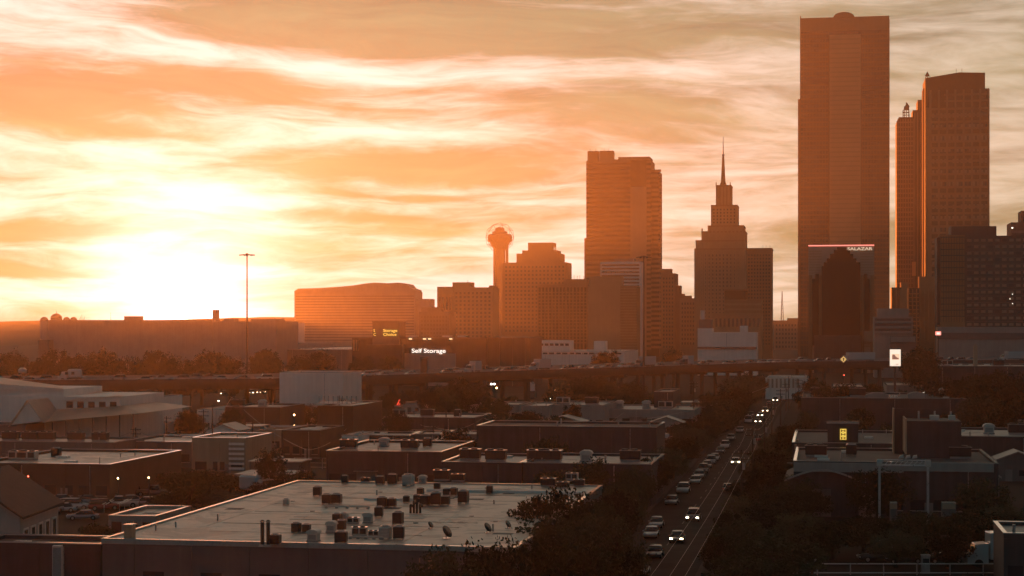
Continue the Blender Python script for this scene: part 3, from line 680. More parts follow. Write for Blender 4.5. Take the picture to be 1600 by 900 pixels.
LOW = [
 ('low_warehouse', 'long low warehouse with a row of square vents on its pale roof', -60, 178, 690, 682, 5.5, M_CONCD, M_ROOFL, 8),
 ('low_shop', 'low shop with skylights on a pale roof beside the parking lot', -40, 172, 724, 702, 6, M_BRICK, M_ROOFL, 8),
 ('flat_roof_shed', 'small flat-roofed shed beside the parked cars', 170, 243, 806, 790, 3.4, M_CONC, M_ROOFL, 3),
 ('low_garage', 'low garage with pale roof strip below the hip-roofed hall', 190, 300, 690, 680, 5, M_CONCD, M_ROOFL, 5),
 ('tan_wall_shop', 'tan-walled shop with a louvred side panel', 300, 384, 684, 676, 7, M_TAN, M_ROOFM, 3),
 ('pale_cabin', 'small pale cabin beside the tan-walled shop', 404, 440, 672, 667, 5, M_TAN, M_ROOFM, 2),
 ('brick_store', 'brick store behind the pale cabin and shiny white car', 440, 500, 672, 664, 6, M_BRICK, M_ROOFM, 4),
 ('canopy_workshop', 'workshop with a flat canopy and railing on its roof', 496, 552, 634, 626, 9, M_BRICK, M_ROOFM, 4),
 ('dark_front_depot', 'depot with a broad dark front wall behind the roof full of condensers', 510, 690, 705, 688, 6.5, M_DARK, M_ROOFM, 7),
 ('shallow_depot', 'shallow depot with pale roof strips beside the dark tree bank', 690, 815, 722, 708, 6.5, M_DARK, M_ROOFM, 5),
 ('long_depot', 'long dark depot parallel to the street trees', 818, 1018, 724, 708, 6.5, M_DARK, M_ROOFM, 7),
 ('big_dark_warehouse', 'big windowless dark warehouse in the middle district', 745, 1026, 666, 658, 9.5, M_DARK, M_ROOFD, 0),
 ('small_office', 'small pale office with dark doorways behind the big dark warehouse', 815, 858, 634, 628, 6.5, M_CONC, M_ROOFL, 4),
 ('plain_office', 'plain office beside slim tree trunks behind the big dark warehouse', 862, 945, 633, 626, 6.5, M_CONC, M_ROOFM, 5),
 ('low_lot_building', 'low building with rounded vent domes on its roof', 945, 1085, 640, 632, 5, M_CONC, M_ROOFM, 6),
 ('black_box_building', 'black box building with one bright roof edge', 1022, 1052, 612, 607, 9, M_DARK, M_ROOFM, 1),
 ('white_wall_depot', 'white windowless depot wall standing before the freeway', 437, 536, 582, 579, 14.9, M_WHITE, M_ROOFM, 0),
 ('sunset_shed', 'hazy shed with a pale end wall below the sunset glow', 215, 262, 622, 618, 9, M_TAN, M_ROOFM, 3),
 ('tall_narrow_shed', 'tall narrow shed next to the hip-roofed hall canopy', 233, 249, 620, 616, 9.6, M_WHITE, M_ROOFM, 1),
 ('glow_store', 'store with white end wall under the brightest glow', 308, 350, 640, 634, 6, M_WHITE, M_ROOFM, 3),
 ('glow_hall', 'long brown hall under the glow beside the white end wall store', 352, 438, 636, 630, 7, M_BRICK, M_ROOFM, 6),
 ('middle_row_store', 'row of stores behind poles in front of the red sign', 600, 742, 652, 645, 6, M_DARK, M_ROOFM, 8),
 ('sheet_metal_shed', 'sheet metal shed with pale roof panels among the poles', 552, 640, 680, 674, 4.5, M_DARK, M_ROOFL, 5),
 ('pale_front_kiosk', 'kiosk with pale front columns among the poles', 534, 560, 680, 674, 5, M_WHITE, M_ROOFM, 2),
 ('open_front_shed', 'open-front shed with shiny roof edge among the poles', 642, 690, 678, 672, 4.6, M_CONCD, M_ROOFL, 3),
 ('lot_office', 'low lot office with a bright roof at the parking rows', 700, 745, 678, 672, 4.2, M_CONCD, M_ROOFL, 2),
 ('low_parking_office', 'low office in the parking rows beside twin lamps', 735, 812, 632, 627, 5, M_CONC, M_ROOFM, 5),
 ('long_black_hall', 'long black hall with curved vents along its roof', 1252, 1510, 622, 613, 9, M_DARK, M_ROOFD, 0),
 ('high_wall_depot', 'dark depot with two pale corner piers below the hotel', 1437, 1640, 572, 568, 13, M_DARK, M_ROOFM, 0),
 ('roof_terrace_block', 'dark block carrying the yellow glyph pylon on its roof', 1238, 1412, 692, 672, 7.5, M_DARK, M_ROOFD, 6),
 ('pale_band_building', 'dark building with a pale parapet band behind the steel gantry', 1240, 1560, 722, 700, 8, M_DARK, M_ROOFD, 9),
 ('corner_yard_building', 'dark building with bright roof corners at the edge of the yard', 1500, 1640, 682, 668, 7, M_DARK, M_ROOFM, 5),
 ('yard_end_building', 'tall dark building end beside the parked box truck', 1568, 1680, 834, 815, 6, M_DARK, M_ROOFM, 3),
 ('trackside_house_block', 'low grey block behind lit lamps and the billboard', 1300, 1350, 604, 599, 6, M_CONCD, M_ROOFM, 3),
 ('trackside_store', 'low grey store with a light front below the billboard', 1385, 1432, 602, 597, 6, M_CONC, M_ROOFM, 3),
 ('striped_wall_store', 'pale store with lit striped wall at the end of the street', 1196, 1262, 590, 586, 8, M_WHITE, M_ROOFM, 0),
 ('white_window_hall', 'low white hall with strip windows beyond the freeway', 826, 976, 549, 546, 13, M_WHITE, M_ROOFL, 0),
 ('warehouse_dusk', 'brown warehouse beside the freeway below the curved-crest hotel', 430, 545, 546, 541, 14, M_CONCD, M_ROOFM, 0),
]
LB = {}
for e in LOW: LB[e[0]] = lowrise(*e)
def more_low():
    b = LB['tan_wall_shop']; x0, x1 = b.u(358), b.u(382)
    for i in range(6): z = 1.2 + i * .9; box(b.o, 'louvre', M_WHITE, x0, x1, -.25, .05, z, z + .42)
    b = LB['canopy_workshop']; x0, x1 = b.u(495), b.u(553)
    box(b.o, 'canopy', M_CAP, x0, x1, -3, 8, b.zt + .9, b.zt + 1.1)
    for i in range(9): x = x0 + (x1 - x0) * i / 8; box(b.o, 'rail_post', M_CONC, x - .08, x + .08, 2, 2.2, b.zt + 1.1, b.zt + 2.6)
    b = LB['high_wall_depot']
    for px in (1438, 1456): b.mass('corner_pier', M_TAN, px, px + 3.5, 570, -.8, 1)
    b = LB['striped_wall_store']
    for i in range(8): b.mass('wall_stripe', M_TAN, 1199 + i * 6.5, 1202 + i * 6.5, 591.5, -.3, 0, pyb=606)
    b = LB['white_window_hall']
    b.mass('upper_storey', M_WHITE, 840, 891, 532, 6, 20, pyb=549); b.mass('upper_storey', M_WHITE, 928, 945, 533, 8, 20, pyb=549)
    b.grid('strip_window', M_GLASS, 842, 890, 536, 541, 6, 1, 6, .7, .7); b.grid('strip_window', M_GLASS, 846, 972, 550.5, 554, 12, 1, 0, .8, .7)
    b = LB['pale_band_building']
    b.mass('parapet_band', M_CONC, 1240, 1412, 723.5, -.35, -.02, pyb=738); b.mass('parapet_band', M_CONC, 1412, 1553, 723.5, -.34, -.03, pyb=737)
    b = LB['roof_terrace_block']
    b.mass('bright_edge', M_TAN, 1244, 1247.5, 687, -.3, 1.2, pyb=691); b.mass('bright_edge', M_TAN, 1241.5, 1245, 694, -.5, -.1, pyb=703)
more_low()

# hip-roofed hall at the sunset side
def hip_hall():
    Y = 392; b = Bld('hip_roofed_hall', 'large hall with stepped pale hip roofs and a wide canopy skirt', -40, 190, Y)
    M_SK = mat('pale_sheet_roof', (.80, .64, .52), .45, .12, .2)
    zb = b.z(662, 100); x = b.u
    def roofq(name, pts):
        bm = bmesh.new(); bm.faces.new([bm.verts.new(p) for p in pts]); r_ = bmesh.ops.solidify(bm, geom=bm.faces[:], thickness=.25)
        return mesh_obj(name, from_bm(name, bm, M_SK), b.o)
    zt = b.z(637, 150); z1 = b.z(619, 150)
    box(b.o, 'wall', M_WHITE, x(-40), x(188), 0, 26, 0, z1 - .1)
    roofq('hall_roof', [(x(98), -.6, b.z(626, 98)), (x(188) + .8, -.6, b.z(617.5, 188)), (x(187, 20), 20, b.z(616, 187, 20)), (x(98, 20), 20, b.z(602.5, 98, 20))])
    box(b.o, 'clerestory', M_WHITE, x(-40), x(97), .8, 22, z1 - .2, b.z(608, 60))
    roofq('clerestory_roof', [(x(-40), .2, b.z(597, -40)), (x(98), .2, b.z(607, 98)), (x(97, 22), 22, b.z(603, 97, 22)), (x(-40, 22), 22, b.z(584, -40, 22))])
    prism(b.o, 'clerestory_fascia', M_WHITE, [(x(-40), b.z(609, -40)), (x(97.5), b.z(609, 97)), (x(97.5), b.z(607.3, 97)), (x(-40), b.z(597.5, -40))], .3, .79)
    roofq('canopy_skirt', [(x(68), -9, b.z(662, 68, -9)), (x(225, -9), -9, b.z(645, 225, -9)), (x(188) + .5, .1, b.z(634, 188)), (x(78), .1, b.z(640, 78))])
    roofq('canopy_skirt', [(x(225, -9), -9, b.z(645, 225, -9)), (x(225, -9), 20, b.z(645, 225, -9)), (x(188) + .5, 20, b.z(634, 188)), (x(188) + .5, .1, b.z(634, 188))])
    g = [(x(18, -10), b.z(664, 20, -10)), (x(44, -10), b.z(627, 44, -10)), (x(66, -10), b.z(658, 66, -10))]
    prism(b.o, 'gable', M_WHITE, g, -10, 2)
    roofq('gable_roof', [(g[0][0] - .5, -10.6, g[0][1] - .3), (g[1][0], -10.6, g[1][1] + .3), (g[1][0], 3, g[1][1] + .3), (g[0][0] - .5, 3, g[0][1] - .3)])
    roofq('gable_roof', [(g[1][0], -10.6, g[1][1] + .3), (g[2][0] + .5, -10.6, g[2][1] - .3), (g[2][0] + .5, 3, g[2][1] - .3), (g[1][0], 3, g[1][1] + .3)])
    box(b.o, 'lower_front', M_CONCD, x(-40), x(70), -9.6, -.1, 0, b.z(664, 30, -9.6))
    for i in range(7): px = 82 + i * 21; tube(b.o, 'canopy_post', M_CONCD, (x(px, -8.4), -8.4, 0), (x(px, -8.4), -8.4, b.z(660 - i * 2.4, px, -8.4)), .14)
    for i in range(5): box(b.o, 'hall_window', M_GLASS, x(104 + i * 17), x(114 + i * 17), -.1, .1, z1 - 2.6, z1 - 1.2)
    lathe(b.o, 'ridge_vent', M_CAP, [(.9, 0), (.9, .8), (.5, 1.2)], 12, (x(10), 8, b.z(596, 10) + 1.6))
hip_hall()

def storage():
    b = Bld('storage_warehouse', 'dark storage warehouse with lit white lettering and a square sign tower', 550, 828, 800)
    b.mass('wall', M_DARK, 550, 760, 528, 0, 40); b.mass('long_wing', M_DARK, 760, 828, 527, 2, 36); b.mass('coping', M_CONCD, 549.5, 760, 526.6, -.2, .6, pyb=528.6)
    b.mass('sign_tower', M_CONCD, 582, 624, 503, -2, 10); b.mass('low_front', M_DARK, 571, 628, 539, -7, -2.1); b.mass('tower_cap', M_CONCD, 581.5, 624.5, 501.8, -2.3, 10.3, pyb=504)
    b.mass('pale_lower_wall', M_CONC, 628, 712, 552, -.4, 0); b.mass('glazed_corner', M_GLOWWIN, 551, 560, 531, -.3, .2, pyb=548)
    for i in range(3): b.mass('mullion', M_DARK, 550.5 + i * 4, 551.3 + i * 4, 530, -.6, -.3, pyb=549)
    sign(b, 'Self Storage', 643, 696, 542.5, 551, -.6, light_mat('sign_white', (1, .88, .75), .75)); 
    sign(b, 'Storage\nChoice', 598.5, 620.5, 508, 518.5, -2.4, light_mat('sign_yellow', (1, .62, .06), .55))
    sign(b, 'S\nC', 583.5, 587, 508, 518.5, -2.4, light_mat('sign_yellow', (1, .62, .06), .55))
    for px in (641, 663, 671, 704): b.mass('wall_lamp', light_mat('wall_lamp', (1, .7, .35), .9), px - 2.2, px + 2.2, 528.8, -1.0, -.25, pyb=530.4)
    for px in (760, 780, 800, 820): b.mass('wall_rib', M_CONCD, px, px + 1, 528, 1.2, 2.1)
    for i, px in enumerate((645, 698, 722)): b.mass('roof_unit', M_METAL, px - 7, px + 6, 524.4, 6, 10, pyb=528)
    t = Bld('chimney_pillar', 'dark square pillar rising in front of the storage warehouse', 657, 666, 560, cat='pillar')
    t.mass('shaft', M_DARK, 657, 666, 561, 0, 1.8); t.mass('cap', M_CONCD, 656.3, 666.7, 558.3, -.2, 2, pyb=561)
storage()

# ------------------------------------------------------------------ the pale flat roof with its machines
M_UNIT = mat('unit_dark', (.012, .012, .014), .5, .2, 1.0, coat=.25)
M_UNITL = mat('unit_pale', (.55, .49, .43), .5, .15, 1.0)
M_UNITC = mat('unit_lid', (.30, .28, .26), .3, .15, 1.0, coat=1.0)
M_GRILL = mat('fan_grille', (.02, .02, .02), .5, .0, 1.0)
FR = None
def front_roof():
    global FR
    z = 8.0; b = Bld('flat_roof_warehouse', 'wide warehouse with pale flat roof crowded with condensers', 160, 806, 162); FR = b
    x0, x1 = b.u(160), b.u(806); D = 62.0
    box(b.o, 'wall', M_CONCD, x0, x1, 0, D, 0, z - .35)
    rj = random.Random(5)
    k = 7; w = (x1 - x0) / k; dd = D / 5
    for i in range(k):
        for j in range(5):
            a = box(b.o, 'roof_sheet', M_ROOFL, x0 + i * w + .02, x0 + (i + 1) * w - .02, j * dd + .02, (j + 1) * dd - .02, z - .4, z - .03 + rj.uniform(-.012, .012))
    for a in ((x0 - .1, x1 + .1, -.15, .3), (x0 - .1, x1 + .1, D - .3, D + .1), (x0 - .1, x0 + .3, .3, D - .3), (x1 - .3, x1 + .1, .3, D - .3)): box(b.o, 'coping', M_CAP, *a, z - .3, z + .16)
    for i in range(44):
        x = rj.uniform(x0 + 2, x1 - 3); y = rj.uniform(2, D - 3); q = rj.random()
        if q < .4: box(b.o, 'roof_patch', M_ROOFM if rj.random() < .6 else M_ROOFD, x - rj.uniform(.4, 1.6), x + rj.uniform(.4, 1.6), y - .5, y + rj.uniform(.3, 1.2), z - .03, z - .005)
        elif q < .8: tube(b.o, 'vent_pipe', M_UNITC, (x, y, z - .1), (x, y, z + rj.uniform(.25, .7)), .09, n=8)
        else: tube(b.o, 'roof_drain', M_UNIT, (x, y, z - .1), (x, y, z + .03), .3, .25, 10)
    for i in range(1, 9): y = D * i / 9 + rj.uniform(-2, 2); xa = rj.uniform(x0 + .4, x0 + 12); xb = rj.uniform(x1 - 14, x1 - .4); box(b.o, 'membrane_seam', M_ROOFL, xa, xb, y - .04, y + .04, z - .05, z + .004)
    box(b.o, 'roof_curb', M_WHITE, b.u(668, 52), x1 - 1, 51.5, 51.9, z - .05, z + .28)
    box(b.o, 'roof_curb', M_WHITE, b.u(560, 38), b.u(640, 38), 40.5, 40.8, z - .05, z + .2)
    for i in range(7):
        x = x0 + (x1 - x0) * (i + .5) / 7; box(b.o, 'pilaster', M_CONCD, x - .35, x + .35, -.14, 0, 0, z - .4)
        box(b.o, 'window', M_GLASS, x + 1.2, x + 3.2, -.05, .1, 3.6, 5.2); box(b.o, 'window_sill', M_CONC, x + 1.1, x + 3.3, -.16, 0, 3.4, 3.58)
    box(b.o, 'chimney', M_TAN, b.u(191), b.u(203), .4, 1.4, z, z + 1.3); box(b.o, 'chimney_cap', M_CAP, b.u(190), b.u(204), .3, 1.5, z + 1.3, z + 1.42)
    box(b.o, 'lit_panel', M_GLOWWIN, b.u(655), b.u(675), -.12, 0, 5.6, 7.0)
front_roof()

def bevel_box(bm, x0, x1, y0, y1, z0, z1, r):
    v = bm_box(bm, x0, x1, y0, y1, z0, z1)
    es = {e for a in v for e in a.link_edges}
    bmesh.ops.bevel(bm, geom=list(es), offset=r, segments=1, affect='EDGES')
def proto_condenser(body, lid):
    t = thing('condenser', '', 'condenser')
    bm = bmesh.new(); bevel_box(bm, -.45, .45, -.45, .45, .12, .95, .04); mesh_obj('cabinet', from_bm('cabinet', bm, body), t)
    bm = bmesh.new(); bm_tube(bm, (0, 0, .95), (0, 0, 1.06), .40, .36, 16); mesh_obj('fan_guard', from_bm('fan_guard', bm, lid), t)
    bm = bmesh.new(); bm_tube(bm, (0, 0, 1.05), (0, 0, 1.075), .27, .27, 14); mesh_obj('fan', from_bm('fan', bm, M_GRILL), t)
    for s in (-1, 1): bm = bmesh.new(); bm_box(bm, s * .36 - .05, s * .36 + .05, -.5, .5, 0, .12); mesh_obj('skid', from_bm('skid', bm, M_UNITC), t)
    bm = bmesh.new()
    for i in range(6): bm_box(bm, -.4, .4, -.475, -.445, .2 + i * .115, .25 + i * .115)
    mesh_obj('louvre_grille', from_bm('louvre_grille', bm, M_UNITC if body is M_UNITL else M_GRILL), t)
    return t
def proto_hood(body):
    t = thing('rooftop_unit', '', 'rooftop unit')
    bm = bmesh.new(); bevel_box(bm, -.6, .6, -.5, .5, .15, .9, .04); mesh_obj('cabinet', from_bm('cabinet', bm, body), t)
    bm = bmesh.new(); bm_prism(bm, [(-.75, .9), (.75, .9), (.62, 1.15), (.3, 1.28), (-.3, 1.28), (-.62, 1.15)], -.58, .58); mesh_obj('hood', from_bm('hood', bm, body), t)
    bm = bmesh.new(); bm_box(bm, -.66, .66, -.56, .56, 0, .15); mesh_obj('curb', from_bm('curb', bm, M_UNITC), t)
    bm = bmesh.new(); bm_box(bm, -.45, .45, -.515, -.495, .25, .75); mesh_obj('access_panel', from_bm('access_panel', bm, M_UNITC), t)
    return t
def proto_box(body):
    t = thing('rooftop_unit', '', 'rooftop unit')
    bm = bmesh.new(); bevel_box(bm, -.9, .9, -.5, .5, .18, .95, .04); mesh_obj('cabinet', from_bm('cabinet', bm, body), t)
    bm = bmesh.new(); bm_box(bm, -.95, .95, -.55, .55, .95, 1.0); mesh_obj('lid', from_bm('lid', bm, M_UNITC), t)
    for s in (-.5, .35): bm = bmesh.new(); bm_tube(bm, (s, 0, 1.0), (s, 0, 1.1), .3, .28, 14); mesh_obj('fan_guard', from_bm('fan_guard', bm, M_GRILL), t)
    bm = bmesh.new(); bm_box(bm, -.85, .85, -.45, .45, 0, .18); mesh_obj('curb', from_bm('curb', bm, M_UNITC), t)
    for s in (-1, 1): bm = bmesh.new(); bm_box(bm, s * .45 - .36, s * .45 + .36, -.52, -.495, .3, .85); mesh_obj('filter_panel', from_bm('filter_panel', bm, M_GRILL), t)
    return t
PR = {'c': proto_condenser(M_UNIT, M_UNITC), 'C': proto_condenser(M_UNITL, M_UNITC), 'h': proto_hood(M_UNITL), 'b': proto_box(M_UNIT), 'B': proto_box(M_UNITL)}
_used = set()
def unit(kind, x, y, z, s, label, group, rz=GA, sz=None):
    o = PR[kind] if kind not in _used else copy_tree(PR[kind]); _used.add(kind)
    o.location = (x, y, z); o.rotation_euler = (0, 0, rz); o.scale = (s, s, sz or s); o['label'] = label; o['group'] = group
    return o
UN = {'back': [(539, 755, 9, 'c'), (571, 754, 13, 'b'), (594, 757, 12, 'c'), (613, 756, 13, 'c'), (638, 759, 15, 'C'), (660, 755, 17, 'h'), (690, 751, 24, 'b'), (716, 752, 20, 'b')],
 'rear middle': [(496, 775, 11, 'c'), (510, 788, 12, 'c'), (526, 787, 14, 'c'), (657, 773, 9, 'c'), (683, 765, 9, 'c'), (698, 774, 10, 'c'), (709, 774, 10, 'c'), (765, 771, 9, 'c')],
 'middle': [(447, 789, 8, 'C'), (597, 793, 13, 'c'), (612, 792, 12, 'c'), (635, 785, 9, 'c'), (651, 786, 9, 'c'), (664, 790, 13, 'c'), (681, 790, 14, 'c'), (696, 789, 12, 'c'), (724, 787, 14, 'c')],
 'inner': [(592, 808, 12, 'c'), (527, 818, 12, 'c'), (537, 816, 11, 'C'), (552, 818, 18, 'B'), (575, 817, 20, 'h'), (622, 820, 14, 'c')],
 'front': [(463, 832, 12, 'c'), (479, 832, 11, 'c'), (518, 832, 20, 'h'), (533, 829, 12, 'c'), (562, 838, 23, 'B'), (584, 838, 16, 'B'), (602, 842, 16, 'C'), (623, 843, 16, 'c'), (490, 846, 24, 'h'), (533, 849, 17, 'c'), (430, 851, 15, 'c')],
 'far corner': [(857, 760, 22, 'b'), (880, 762, 18, 'b'), (894, 751, 18, 'B'), (905, 760, 16, 'b')]}
KN = {'c': 'black condenser', 'C': 'pale condenser', 'h': 'pale hooded vent unit', 'b': 'wide black rooftop unit', 'B': 'wide pale rooftop unit'}
def roof_units():
    zr = 8.0 - .03
    for row, L in UN.items():
        L = sorted(L); cnt = {}
        for k, (px, py, w, kd) in enumerate(L):
            Y = YG(py, zr); base = {'c': .9, 'C': .9, 'h': 1.8, 'b': 1.9, 'B': 1.9}[kd]; s = 1.08 * w * Y / F / base
            i = cnt.get(kd, 0); cnt[kd] = i + 1
            unit(kd, PX(px, Y), Y, zr, s, f'{KN[kd]}, {nth(i)} from the chimney side, {row} row of the pale roof', 'machines on the pale flat roof', GA + random.uniform(-.12, .12), s * random.uniform(.9, 1.25))
    def spot(px, py): Y = YG(py, zr); return PX(px, Y), Y
    for k, (px, py, r_, lab) in enumerate(((697, 842, .62, 'largest satellite dish on the pale roof near the front trees'), (761, 833, .5, 'smaller tilted satellite dish near the corner of the pale roof'), (672, 826, .35, 'small satellite dish between the large dish and the condensers'), (793, 826, .4, 'small satellite dish closest to the edge beside the trees'))):
        x, y = spot(px, py); t = thing('satellite_dish', lab, 'satellite dish', (x, y, zr), .4, 'dishes on the pale flat roof')
        d = lathe(t, 'reflector', M_UNIT, [(.04, 0), (.5 * r_, .05 * r_), (.85 * r_, .16 * r_), (1.0 * r_, .27 * r_)], 20, (0, 0, 1.0 * r_)); d.rotation_euler = (R(58), 0, R(35))
        tube(t, 'mast', M_UNITC, (0, 0, 0), (0, 0, 1.05 * r_), .06); tube(t, 'feed_arm', M_UNITC, (0, 0, .6 * r_), (.25, -.75 * r_, 1.1 * r_), .03)
        bm = bmesh.new(); bm_box(bm, -.5 * r_, .5 * r_, -.5 * r_, .5 * r_, 0, .08); mesh_obj('ballast_base', from_bm('ballast_base', bm, M_UNITC), t)
    for px, lab in ((410, 'thin black flue pipe standing apart at the front edge of the pale roof'), (419, 'black flue pipe touching the end condenser at the front roof edge')):
        x, y = spot(px, 854); t = thing('flue_pipe', lab, 'pipe', (x, y, zr), 0, 'twin flues on the pale roof'); tube(t, 'pipe', M_UNIT, (0, 0, 0), (0, 0, 2.2), .17, n=10); tube(t, 'rain_cap', M_UNIT, (0, 0, 2.25), (0, 0, 2.4), .26, .08, 10); tube(t, 'flashing', M_UNITC, (0, 0, 0), (0, 0, .2), .3, .2, 10)
    x, y = spot(649, 802); t = thing('duct_cluster', 'tangle of dark upright ducts in the middle of the pale roof', 'duct', (x, y, zr))
    for i in range(4): a = (-.5 + i * .33); tube(t, 'duct', M_UNIT, (a, .2 * (i % 2), 0), (a, .2 * (i % 2), .9 + .35 * ((i * 7) % 3)), .13, n=10); tube(t, 'elbow', M_UNIT, (a, .2 * (i % 2), .9 + .35 * ((i * 7) % 3)), (a + .25, -.2, .75 + .35 * ((i * 7) % 3)), .14, n=8)
    for px0, px1, py, lab in ((508, 580, 794, 'long low pipe run lying behind the middle condensers'), (545, 600, 842, 'low pipe run along the front pale units')):
        x, y = spot(px0, py); L = (px1 - px0) / F * y; t = thing('pipe_run', lab, 'pipe', (x, y, zr), GA)
        tube(t, 'pipe', M_UNITL, (0, 0, .22), (L, 0, .22), .09)
        for i in range(5): bm = bmesh.new(); bm_box(bm, i * L / 4.3, i * L / 4.3 + .25, -.18, .18, 0, .14); mesh_obj('support_block', from_bm('support_block', bm, M_UNITC), t)
    # machines on other roofs
    specs = [('low_warehouse', [(17, .6, 'b'), (48, .6, 'b'), (74, .6, 'b'), (119, .6, 'b'), (157, .6, 'b')], 1.9), ('low_shop', [(28, .35, 'B'), (45, .35, 'B'), (88, .6, 'c')], 1.7), ('dark_front_depot', [(545, .4, 'b'), (600, .6, 'h'), (640, .4, 'b'), (668, .6, 'c')], 1.8), ('shallow_depot', [(735, .5, 'b'), (775, .4, 'b')], 2.0), ('long_depot', [(840, .4, 'b'), (862, .4, 'b'), (916, .4, 'h'), (985, .5, 'b')], 2.0), ('low_lot_building', [(968, .5, 'h'), (1010, .5, 'h'), (1040, .5, 'B')], 2.4), ('plain_office', [(880, .5, 'B'), (925, .5, 'b')], 2.2), ('pale_band_building', [(1275, .5, 'b'), (1330, .6, 'c'), (1500, .5, 'b')], 2.0), ('corner_yard_building', [(1545, .5, 'h'), (1590, .5, 'b')], 2.2), ('middle_row_store', [(625, .5, 'B'), (668, .5, 'b'), (715, .5, 'c')], 2.0), ('long_black_hall', [(1280, .5, 'b'), (1340, .5, 'b'), (1475, .5, 'h')], 2.6), ('glow_hall', [(372, .5, 'b'), (410, .5, 'h')], 2.0), ('high_wall_depot', [(1480, .5, 'B'), (1560, .5, 'b')], 2.4)]
    near = {'low_warehouse': 'long low warehouse', 'low_shop': 'skylit low shop', 'dark_front_depot': 'dark-fronted depot', 'shallow_depot': 'shallow depot', 'long_depot': 'long dark depot', 'low_lot_building': 'low lot building', 'plain_office': 'plain office', 'pale_band_building': 'pale-banded building', 'corner_yard_building': 'yard corner building', 'middle_row_store': 'row of stores', 'long_black_hall': 'long black hall', 'glow_hall': 'brown hall under the glow', 'high_wall_depot': 'depot below the hotel'}
    for bn, L, s in specs:
        b = LB[bn]; cnt = {}
        for px, fr, kd in L:
            d = b.dep * fr; p = b.c + UX * b.u(px, d) + UY * d; i = cnt.get(kd, 0); cnt[kd] = i + 1
            unit(kd, p.x, p.y, b.zt, s * (.72 if kd == 'h' else .9), f'{KN[kd]}, {nth(i)} such on the roof of the {near[bn]}', f'machines on the {near[bn]}')
roof_units()

